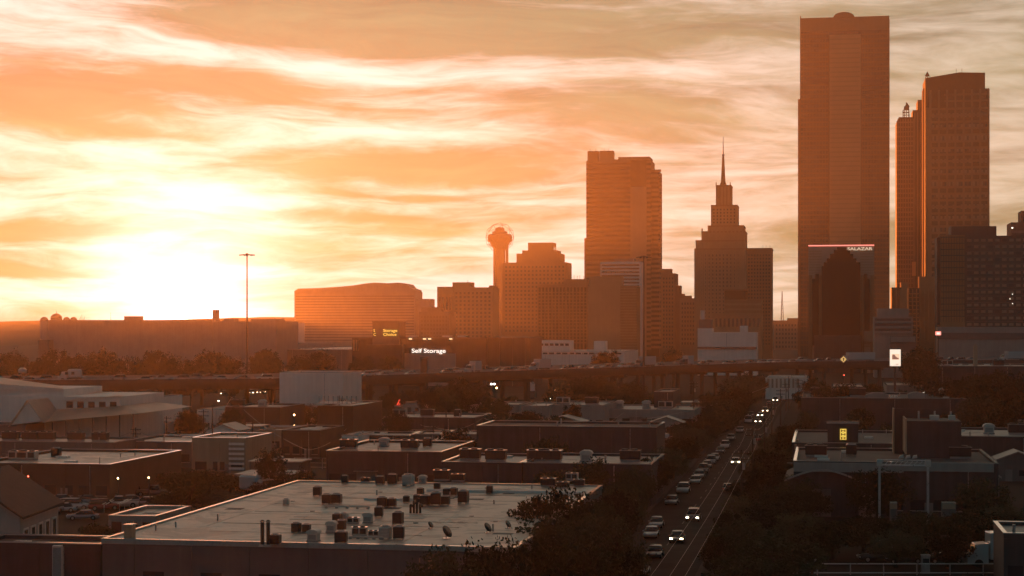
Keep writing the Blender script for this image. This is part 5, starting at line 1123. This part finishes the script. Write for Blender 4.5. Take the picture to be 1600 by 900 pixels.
def trees():
    n = [0]; r = random.Random(21)
    def row(L, what, group):
        for i, (px, Y, pyt, w) in enumerate(sorted(L)):
            tree(px, Y, pyt, w, f'dark leafy tree, {nth(i)} {what}', group, n[0]); n[0] += 1
    row([(690, 143, 862, 130), (760, 146, 852, 140), (840, 185, 772, 90), (885, 190, 764, 110), (925, 188, 780, 90), (870, 170, 806, 150), (945, 172, 800, 130), (820, 158, 836, 120), (905, 155, 842, 150), (975, 160, 862, 90), (960, 205, 770, 80), (975, 225, 752, 70)], 'of the bank between the pale roof and the street', 'trees between the pale roof and the street')
    row([(990, 260, 728, 70), (1015, 285, 716, 70), (1040, 310, 700, 70), (1000, 300, 722, 80), (1062, 345, 680, 70), (1080, 372, 668, 66), (1040, 350, 684, 70), (1100, 400, 650, 66), (1118, 430, 638, 64), (1075, 420, 660, 70), (1135, 470, 622, 60), (1150, 510, 606, 60), (1110, 500, 626, 60), (1162, 560, 590, 56), (1172, 600, 582, 50), (1150, 580, 592, 60)], 'along the kerb of parked cars', 'street trees on the parked side')
    row([(1165, 205, 812, 110), (1215, 225, 782, 100), (1190, 250, 764, 80), (1212, 285, 728, 80), (1206, 320, 706, 60), (1222, 360, 680, 56), (1226, 400, 664, 46), (1160, 180, 868, 110), (1225, 186, 838, 130), (1245, 260, 744, 80), (1240, 330, 700, 60), (1138, 215, 802, 56), (1150, 245, 774, 52), (1163, 275, 748, 50), (1178, 305, 722, 46), (1190, 340, 700, 42), (1202, 380, 680, 38), (1118, 196, 836, 50)], 'on the wire side of the street from the bottom up', 'street trees on the wire side')
    row([(270, 300, 738, 70), (320, 300, 734, 80), (360, 295, 742, 70), (290, 270, 762, 80), (345, 262, 768, 90), (262, 262, 776, 60), (150, 206, 818, 60), (225, 320, 722, 60), (420, 285, 752, 60)], 'of the clump behind the pale roof chimney', 'trees behind the chimney end')
    row([(886, 560, 590, 60), (912, 540, 588, 66), (940, 560, 592, 60), (870, 530, 606, 44), (960, 520, 606, 54), (900, 500, 612, 50), (990, 560, 596, 44)], 'of the broad clump below the freeway', 'trees below the freeway')
    row([(690, 500, 600, 44), (720, 520, 592, 50), (745, 510, 598, 50), (670, 490, 606, 36), (780, 430, 650, 60), (815, 440, 646, 50), (760, 330, 684, 80), (800, 340, 678, 70)], 'of the scattered ones around the row of stores', 'trees around the row of stores')
    row([(1290, 470, 600, 44), (1325, 480, 596, 44), (1270, 520, 590, 40), (1362, 500, 598, 40), (1445, 620, 548, 54), (1425, 640, 552, 44), (1470, 480, 590, 70), (1510, 470, 584, 80), (1555, 460, 582, 90), (1595, 450, 588, 90), (1530, 400, 618, 80), (1580, 390, 622, 80)], 'of those between the hall roofs and the hotel', 'trees below the hotel')
    row([(1250, 215, 800, 90), (1300, 212, 812, 110), (1350, 220, 806, 90), (1440, 226, 800, 100), (1520, 222, 796, 100), (1575, 226, 790, 90), (1400, 205, 830, 90), (1480, 206, 832, 90)], 'of the yard before the barrel-roofed sheds', 'yard trees')
    row([(20, 600, 560, 60), (60, 610, 556, 60), (150, 600, 562, 60), (195, 620, 556, 66), (275, 600, 560, 60), (315, 610, 562, 56), (420, 610, 560, 50), (120, 640, 556, 60), (360, 630, 556, 60), (470, 640, 558, 56), (20, 700, 548, 50), (90, 720, 544, 56), (160, 730, 546, 50), (240, 740, 546, 60), (330, 760, 548, 60), (415, 760, 544, 50), (500, 780, 548, 50), (565, 640, 556, 44), (610, 650, 554, 40)], 'fringing the freeway in the sunset haze', 'freeway fringe trees')
    row([(955, 700, 548, 34), (938, 690, 551, 30), (1052, 780, 545, 34), (1440, 800, 540, 40)], 'of the few standing beyond the freeway deck', 'trees beyond the freeway')
trees()
def district_trees():
    r = random.Random(77); foot = []
    for o in COL.objects:
        if o.parent is None and o.get('category') in ('building', 'house'):
            for ch in o.children:
                if ch.name.split('.')[0] in ('wall', 'canopy_skirt', 'long_wing', 'end_wall'): foot.append((o.location.x, o.location.y, ch.location.x, ch.location.y, ch.scale.x / 2 + 2, ch.scale.y / 2 + 2))
    def free(x, y):
        for ox, oy, cx, cy, hx, hy in foot:
            dx, dy = x - ox, y - oy; u = dx * UX.x + dy * UX.y; v = dx * UY.x + dy * UY.y
            if abs(u - cx) < hx and abs(v - cy) < hy: return False
        return abs(x - street_x(y)) > 12
    L = []; tries = 0
    while len(L) < 70 and tries < 6000:
        tries += 1; px = r.uniform(-20, 1620); Y = r.uniform(235, 590); x = PX(px, Y)
        if px < 420 and Y > 455: continue
        if px < 265 and Y < 335: continue
        if px > 1225 and 200 < Y < 235 and r.random() < .6: continue
        if not free(x, Y) or any((x - a) ** 2 + (Y - b_) ** 2 < 36 for a, b_ in L): continue
        L.append((x, Y))
    for i, (x, Y) in enumerate(sorted(L, key=lambda p: p[0] / p[1])):
        h = r.uniform(4.5, 8.5); tree(800 + x / Y * F, Y, 505 + (H - h) * F / Y, r.uniform(5, 9) * F / Y, f'dark yard tree, {nth(i)} of those dotted between the low roofs', 'trees dotted between the low roofs', i + 3)
district_trees()
def clutter():
    r = random.Random(404); used = []
    foot = []
    for o in COL.objects:
        if o.parent is None and o.get('category') in ('building', 'house'):
            for ch in o.children:
                if ch.name.split('.')[0] in ('wall', 'canopy_skirt', 'long_wing', 'end_wall'): foot.append((o.location.x, o.location.y, ch.location.x, ch.location.y, ch.scale.x / 2 + 3, ch.scale.y / 2 + 3))
    def free(x, y, m):
        for ox, oy, cx, cy, hx, hy in foot:
            dx, dy = x - ox, y - oy; u = dx * UX.x + dy * UX.y; v = dx * UY.x + dy * UY.y
            if abs(u - cx) < hx + m and abs(v - cy) < hy + m: return False
        return abs(x - street_x(y)) > 14 + m and all((x - a) ** 2 + (y - b_) ** 2 > (m + c_) ** 2 for a, b_, c_ in used)
    def spot(m, Y0, Y1):
        for _ in range(3000):
            px = r.uniform(-10, 1610); Y = r.uniform(Y0, Y1); x = PX(px, Y)
            if px < 430 and Y > 450: continue
            if free(x, Y, m): used.append((x, Y, m)); return x, Y
        return None
    S = sorted([s for s in (spot(5, 290, 560) for _ in range(34)) if s], key=lambda p: p[0] / p[1])
    walls = [(M_TAN, 'tan'), (M_CONC, 'grey'), (M_WHITE, 'white'), (M_BRICK, 'brick'), (M_CONCD, 'dark grey')]
    for i, (x, Y) in enumerate(S):
        m, cn = r.choice(walls); w, dd, h = r.uniform(3, 5.5), r.uniform(3, 4.5), r.uniform(2.6, 4.2); gable = r.random() < .5
        t = thing('small_shed', f'small {cn} {"gabled" if gable else "flat-topped"} shed, {nth(i)} of those scattered between the low roofs', 'shed', (x, Y, 0), GA, 'sheds between the low roofs')
        box(t, 'wall', m, -w, w, -dd, dd, 0, h)
        if gable:
            for s in (-1, 1): prism(t, 'roof', M_ROOFM, [(s * (w + .3), h - .1), (0, h + 1.4), (0, h + 1.6), (s * (w + .3), h + .12)], -dd - .3, dd + .3)
            prism(t, 'gable', m, [(-w, h), (w, h), (0, h + 1.38)], -dd + .02, dd - .02)
        else:
            box(t, 'roof', r.choice([M_ROOFL, M_ROOFM]), -w - .2, w + .2, -dd - .2, dd + .2, h, h + .2); box(t, 'roof_vent', M_UNITC, -.5, .5, -.5, .5, h + .2, h + .8)
        box(t, 'door', M_DOOR, -w * .6, -w * .6 + 1.2, -dd - .06, -dd + .1, 0, 2.1)
        for k in (0, 1): box(t, 'window', M_GLASS, w * (.05 + k * .45), w * (.35 + k * .45), -dd - .05, -dd + .1, 1.0, 2.0)
    S = sorted([s for s in (spot(4, 300, 520) for _ in range(14)) if s], key=lambda p: p[0] / p[1])
    for i, (x, Y) in enumerate(S):
        t = thing('parked_trailer', f'parked pale box trailer, {nth(i)} of those standing in the yards', 'trailer', (x, Y, 0), GA + r.choice([0, 1.57, .3]), 'trailers in the yards')
        bm = bmesh.new(); bevel_box(bm, -4, 4, -1.25, 1.25, 1.1, 3.9, .06); mesh_obj('box_body', from_bm('box_body', bm, PAINT['white']), t)
        for xx in (-2.8, -1.7):
            for s in (-1, 1): bm = bmesh.new(); bm_tube(bm, (xx, s * .95, .5), (xx, s * 1.25, .5), .5, n=12); mesh_obj('wheel', from_bm('wheel', bm, M_TYRE), t)
        bm = bmesh.new(); bm_box(bm, 2.2, 2.5, -.8, .8, 0, 1.1); mesh_obj('landing_gear', from_bm('landing_gear', bm, M_UNIT), t)
    S = sorted([s for s in (spot(5, 240, 480) for _ in range(12)) if s], key=lambda p: p[0] / p[1])
    for i, (x, Y) in enumerate(S):
        t = thing('yard_fence', f'low wire yard fence, {nth(i)} of the short runs between the lots', 'fence', (x, Y, 0), GA + r.choice([0, 1.57]), 'fences between the lots'); L = 7
        for k in range(6): tube(t, 'fence_post', M_METAL, (-L + k * 2 * L / 5, 0, 0), (-L + k * 2 * L / 5, 0, 2.1), .05, n=6)
        for z in (.3, 1.1, 2.05): tube(t, 'fence_rail', M_METAL, (-L, 0, z), (L, 0, z), .035, n=6)
clutter()

# ------------------------------------------------------------------ poles, wires, lamps
def utility_pole(x, y, h, label, group, arm=True, rz=GA):
    t = thing('utility_pole', label, 'pole', (x, y, 0), rz, group)
    tube(t, 'post', M_BARK, (0, 0, -.1), (0, 0, h), .17, .11)
    if arm:
        for z in (h - .5, h - 1.4):
            bm = bmesh.new(); bm_box(bm, -1.2, 1.2, -.06, .06, z - .07, z + .07); a = mesh_obj('cross_arm', from_bm('cross_arm', bm, M_BARK), t)
            for s in (-1.05, -.4, .4, 1.05): tube(a, 'insulator', M_UNITC, (s, 0, z + .07), (s, 0, z + .28), .05, .03, 6)
        tube(t, 'transformer', M_UNITC, (.32, 0, h - 2.9), (.32, 0, h - 1.9), .22, n=10)
    return t
def wire(a, b, sag, label, group, r=.03):
    a, b = Vector(a), Vector(b); N = 12; bm = bmesh.new(); rings = []
    for i in range(N + 1):
        f = i / N; p = a.lerp(b, f) - Vector((0, 0, sag * 4 * f * (1 - f))); s = (b - a).cross(Vector((0, 0, 1))).normalized()
        rings.append([bm.verts.new(p + s * r * math.cos(k * 1.5708) + Vector((0, 0, r * math.sin(k * 1.5708)))) for k in range(4)])
    for p, q in zip(rings, rings[1:]):
        for k in range(4): bm.faces.new((p[k], p[(k + 1) % 4], q[(k + 1) % 4], q[k]))
    tag(mesh_obj('overhead_wire', from_bm('overhead_wire', bm, M_WIRE)), label, 'wire', group)
M_WIRE = mat('wire_metal', (.30, .28, .26), .35, 0, metal=.7)
def poles():
    # along the street
    ps = []
    for i, Y in enumerate((105, 262, 310, 360, 420, 490, 570)):
        x = street_x(Y, 7.4 + (i % 2) * .3); utility_pole(x, Y, 9.0 + (i * 7 % 3) * .5, f'wooden power pole, {nth(i)} along the wire side of the street', 'power poles along the street'); ps.append(Vector((x, Y, 8.7 + (i * 7 % 3) * .5)))
    for i, (p, q) in enumerate(zip(ps, ps[1:])):
        for k, (o, dz) in enumerate(((-1.05, 0), (.4, 0), (1.05, -.9))):
            off = Vector((UX.x, UX.y, 0)) * o + Vector((0, 0, dz)); wire(p + off, q + off, .7, f'{("outer", "middle", "low")[k]} overhead wire in the {nth(i)} span along the street', 'street wires', .011)
    L = [(530, 690, 618), (551, 688, 655), (598, 703, 668), (652, 704, 682), (661, 704, 652), (677, 706, 664), (697, 690, 628), (731, 668, 632), (902, 722, 676), (1084, 665, 596), (1048, 640, 596), (332, 712, 632), (302, 712, 680), (167, 672, 616), (178, 672, 628), (318, 700, 640), (46, 672, 650), (87, 672, 655), (126, 720, 674), (497, 688, 640), (853, 652, 628), (994, 655, 624), (1232, 640, 588), (1248, 640, 592), (1480, 742, 700), (212, 705, 668), (440, 660, 606), (100, 722, 690), (260, 690, 650), (362, 668, 618), (395, 700, 656), (575, 668, 628), (628, 672, 634), (755, 690, 650), (800, 700, 660), (935, 652, 612), (968, 700, 664), (1010, 690, 652), (1290, 640, 596), (1355, 650, 604), (1400, 690, 640), (1530, 660, 612), (1575, 690, 640), (30, 700, 664), (150, 690, 640), (235, 760, 716), (480, 740, 700)]
    ends = []
    for i, (px, pyb, pyt) in enumerate(sorted(L)):
        Y = YG(pyb); utility_pole(PX(px, Y), Y, PZ(pyt, Y), f'thin dark utility pole, {nth(i)} of the scattered ones from the hip-roofed hall', 'scattered utility poles', i % 2 == 0); ends.append(Vector((PX(px, Y), Y, PZ(pyt, Y) - .4)))
    for i, (a, b) in enumerate(((1, 4), (4, 8), (8, 11), (11, 14), (14, 17), (17, 20), (20, 23), (23, 26), (26, 29), (29, 32), (32, 35), (36, 39), (39, 42), (42, 45))):
        wire(ends[a], ends[b], 1.5, f'sagging wire, {nth(i)} of those strung between scattered poles', 'district wires', .03)
    # tall freeway masts
    for px, Y, pyt, lab, tri in ((386, 640, 398, 'very tall thin lamp mast standing before the sunset', 0), (1006, 640, 402, 'tall lamp mast with a ring of lamps before the banded tower', 1)):
        t = thing('lamp_mast', lab, 'lamp mast', (PX(px, Y), Y, 0), 0, 'high freeway lamp masts'); h = PZ(pyt, Y)
        tube(t, 'shaft', M_DMETAL, (0, 0, 0), (0, 0, h), .5 if tri else .38, .22, 10); tube(t, 'ring_hub', M_DMETAL, (0, 0, h - .4), (0, 0, h + .5), .45, n=10)
        for i in range(6):
            a = i * math.pi / 3; q = (2.4 * math.cos(a), 2.4 * math.sin(a), h)
            tube(t, 'lamp_arm', M_DMETAL, (0, 0, h + (.5 if tri else .1)), q, .1); bm = bmesh.new(); bevel_box(bm, -.45, .45, -.28, .28, -.3, .05, .08); o = mesh_obj('lamp_head', from_bm('lamp_head', bm, M_DMETAL), t, q, a)
    # street lamps that are lit: px, py of the light, base py
    LMP = [(770, 600, 640, 2, M_COOL, 'twin white lamp in the parking rows behind the row of stores'), (1418, 587, 604, 2, M_COOL, 'twin white lamp beside the billboard trees'), (1375, 580, 604, 1, M_WARM, 'orange lamp glowing under the billboard'), (1318, 586, 604, 1, M_RED, 'small red-orange lamp by the low grey block'), (861, 623, 652, 1, M_COOL, 'single white lamp beside the small pale office'), (228, 641, 668, 1, M_COOL, 'single lamp at the tip of the hip-roofed hall canopy'), (4, 745, 790, 1, M_COOL, 'single white lamp beside the gabled house roof'), (45, 744, 785, 1, M_RED, 'small pink lamp above the gabled house'), (185, 747, 785, 1, M_WARM, 'warm lamp over the small parking lot, nearer the house'), (233, 746, 785, 1, M_WARM, 'warm lamp over the small parking lot, farther from the house'), (1518, 641, 665, 1, M_COOL, 'tilted white lamp in the dark yard below the hotel'), (1584, 568, 600, 1, M_WARM, 'warm lamp on the depot below the hotel'), (1228, 747, 775, 1, M_COOL, 'pale green-white lamp at the barrel-roofed shed'), (1340, 753, 790, 1, M_WARM, 'small lamp at the end of the barrel arch'), (1420, 752, 790, 1, M_COOL, 'tiny lamp hanging inside the steel gantry'), (776, 606, 640, 1, M_WARM, 'warm lamp just below the twin white lamp'), (403, 668, 690, 1, M_COOL, 'single lamp on the pale cabin roof line'), (460, 648, 680, 1, M_WARM, 'warm lamp beside the brick store'), (1529, 545, 560, 1, M_COOL, 'white lamp beside the lit pillar under the hotel')]
    rl = random.Random(9)
    for i in range(24):
        px = rl.uniform(20, 1590); pyb = rl.uniform(622, 760)
        if 960 < px < 1240: continue
        LMP.append((px, pyb - rl.uniform(14, 30), pyb, 1, rl.choice([M_COOL, M_WARM, M_WARM]), f'tiny lit lot lamp, {nth(i)} of those sprinkled over the dark districts'))
    for px, py, pyb, k, m, lab in LMP:
        Y = YG(pyb); z = PZ(py, Y); t = thing('street_lamp', lab, 'lamp', (PX(px, Y), Y, 0), 0, 'lit lamps')
        tube(t, 'post', M_DMETAL, (0, 0, 0), (0, 0, z + .2), .11, .07); rr = (.0006 if 'tiny' not in lab else .00042) * Y if m is not M_RED else .0005 * Y
        for i in range(k):
            s = (i - (k - 1) / 2) * rr * 2.9; tube(t, 'lamp_arm', M_DMETAL, (0, 0, z + .2), (s if k > 1 else .01, -.35, z + rr * .8), .05)
            lathe(t, 'bulb', m, [(.02, -rr * .8), (rr * .7, -rr * .45), (rr * .8, 0), (rr * .6, rr * .45), (.05, rr * .7)], 10, (s, -.35, z))
poles()

# ------------------------------------------------------------------ signs, billboard, rails
def signs():
    Y = 610; k = Y / F; t = thing('billboard', 'bright lit billboard with a brown shoe-like picture', 'billboard', (PX(1399, Y), Y, 0), 0)
    z0, z1 = PZ(572, Y), PZ(546, Y); w = 8.3 * k; mb = light_mat('billboard_white', (1, .80, .62), .55)
    box(t, 'panel', mb, -w, w, 0, .3, z0, z1); box(t, 'frame', M_DMETAL, -w - .15, w + .15, .3, .5, z0 - .15, z1 + .15)
    tube(t, 'post', M_DMETAL, (0, .7, 0), (0, .7, z1 - .5), .4, n=12)
    ph = box(t, 'picture', light_mat('billboard_tan', (.75, .48, .30), .7), -w * .72, w * .78, -.06, .0, z0 + (z1 - z0) * .38, z0 + (z1 - z0) * .74)
    br = light_mat('billboard_brown', (.22, .07, .03), .6); q = lambda x, y: (x * w, z0 + (z1 - z0) * y)
    prism(t, 'shoe_shape', br, [q(-.6, .40), q(.62, .40), q(.66, .47), q(.3, .52), q(0, .60), q(-.12, .69), q(-.55, .70), q(-.62, .55)], -.10, -.05)
    box(t, 'logo_bar', br, w * .1, w * .55, -.06, 0, z0 + (z1 - z0) * .08, z0 + (z1 - z0) * .12)
    Y = 690; t = thing('warning_sign', 'yellow diamond road sign with an arrow on the freeway edge', 'road sign', (PX(1318, Y), Y, 0), 0); zc = PZ(561.5, Y); k = 5.0 * Y / F
    my = light_mat('sign_amber', (1, .55, .12), .35); prism(t, 'diamond_plate', my, [(-k, zc), (0, zc - k), (k, zc), (0, zc + k)], 0, .1); mk = mat('glyph_black', (.01, .01, .01), .6, 0)
    prism(t, 'arrow_mark', mk, [(-.12 * k, zc - .5 * k), (.12 * k, zc - .5 * k), (.12 * k, zc + .05 * k), (.34 * k, zc + .05 * k), (0, zc + .55 * k), (-.34 * k, zc + .05 * k), (-.12 * k, zc + .05 * k)], -.05, 0)
    tube(t, 'post', M_DMETAL, (0, .15, 0), (0, .15, zc), .15)
    Y = YG(650); t = thing('red_sign', 'small lit red upright sign above a white base', 'sign', (PX(622, Y), Y, 0), 0); z = PZ(636, Y)
    tube(t, 'post', M_DMETAL, (0, .2, 0), (0, .2, z + 2), .1); box(t, 'lit_base', M_WHITE, -1.1, 1.1, 0, .4, z, z + .5); prism(t, 'red_face', light_mat('red_sign', (1, .06, .02), .8), [(-.5, z + .5), (.6, z + .5), (.6, z + 2.4), (.3, z + 2.4)], 0, .2)
    Y = 800; t = thing('pink_sign', 'small glowing pink-red roof sign on a thin post below the hotel', 'sign', (PX(1466, Y), Y, 0), 0); z = PZ(521, Y)
    tube(t, 'post', M_DMETAL, (0, 0, 0), (0, 0, z - .8), .2); box(t, 'frame', light_mat('pink_sign', (1, .25, .18), .8), -1.2, 1.2, -.2, .3, z - .8, z + .9); box(t, 'face', light_mat('pale_sign', (1, .7, .6), .8), -.7, .7, -.26, -.19, z - .4, z + .4)
    b = Bld('lit_pillar', 'small lit stone pillar with pointed top beside the freeway under the hotel', 1521, 1528, 640, cat='pillar')
    b.mass('shaft', M_TAN, 1521, 1527.5, 540, 0, 1.5); b.mass('head', M_TAN, 1522.5, 1526, 537, .2, 1.3, pyb=541)
    Y = YG(622); b = Bld('white_gable_shed', 'small white gabled shed front standing alone', 820, 834, Y, cat='shed')
    g = [(b.u(x), b.z(y, x)) for x, y in ((820, 611), (834, 611), (834, 601), (830.5, 597.5), (826.5, 596), (823, 597.5), (820, 601))]; prism(b.o, 'wall', M_WHITE, g, 0, 3); prism(b.o, 'roof', M_ROOFM, [(x, z + .06) for x, z in g[2:]] + [(x, z + .3) for x, z in g[:1:-1]], -.3, 3.3); b.mass('plinth', M_CONCD, 819, 835, 611, -.5, 3.5)
    # yard rail at the bottom
    Y = 199; x0, x1 = PX(1225, Y), PX(1640, Y); t = thing('yard_rail', 'two-bar metal yard rail along the bottom of the yard', 'fence', (0, Y, 0), 0)
    for z, r in ((PZ(881, Y), .05), (PZ(895, Y), .05)): tube(t, 'rail_bar', M_METAL, (x0, 0, z), (x1, 0, z), r)
    for i in range(9): x = x0 + (x1 - x0) * i / 8; tube(t, 'rail_post', M_METAL, (x, 0, 0), (x, 0, PZ(880, Y)), .06); 
    t = thing('fuel_pump', 'boxy ticket machine standing at the yard rail', 'machine', (PX(1446, 200.5), 200.5, 0), 0); bm = bmesh.new(); bevel_box(bm, -.45, .45, -.3, .3, 0, 2.0, .05); mesh_obj('cabinet', from_bm('cabinet', bm, M_UNITC), t); bm = bmesh.new(); bm_box(bm, -.35, .35, -.33, -.29, 1.2, 1.7); mesh_obj('display', from_bm('display', bm, M_GLASS), t); bm = bmesh.new(); bm_box(bm, -.5, .5, -.35, .35, 2.0, 2.12); mesh_obj('lid', from_bm('lid', bm, M_CAP), t)
    # poles lying across the small lot
    for i, (a, c) in enumerate((((160, 788), (180, 778)), ((184, 787), (200, 780)))):
        Ya, Yb = YG(a[1], 1.2), YG(c[1], 1.2); t = thing('loading_ramp', f'pale slanted loading rail in the small lot, {nth(i)} from the house', 'ramp', (PX(a[0], Ya), Ya, 0), 0, 'loading rails in the small lot')
        e = (PX(c[0], Yb) - PX(a[0], Ya), Yb - Ya, 0)
        for s in (0, .5): tube(t, 'rail_bar', M_METAL, (s, 0, 1.2), (e[0] + s, e[1], 1.2), .07)
        for f in (0, .5, 1): tube(t, 'rail_leg', M_METAL, (e[0] * f + .25, e[1] * f, 0), (e[0] * f + .25, e[1] * f, 1.2), .05)
    for px, py, w, lab in ((90, 868, 7, 'pale electrical cabinet on the dark wall below the gabled house'),):
        Y = 165; t = thing('utility_cabinet', lab, 'cabinet', (PX(px, Y), Y, 0), 0); bm = bmesh.new(); bevel_box(bm, -.45, .45, -.25, .25, 0, PZ(852, Y), .04); mesh_obj('body', from_bm('body', bm, M_UNITL), t); bm = bmesh.new(); bm_box(bm, -.38, .38, -.28, -.24, .5, PZ(855, Y)); mesh_obj('cabinet_door', from_bm('cabinet_door', bm, M_UNITC), t)
    b = lowrise('front_low_block', 'dark low block with a bright parapet edge below the gabled house', -40, 158, 848, 836, 7.2, M_DARK, M_ROOFD, 4)
signs()
haze()
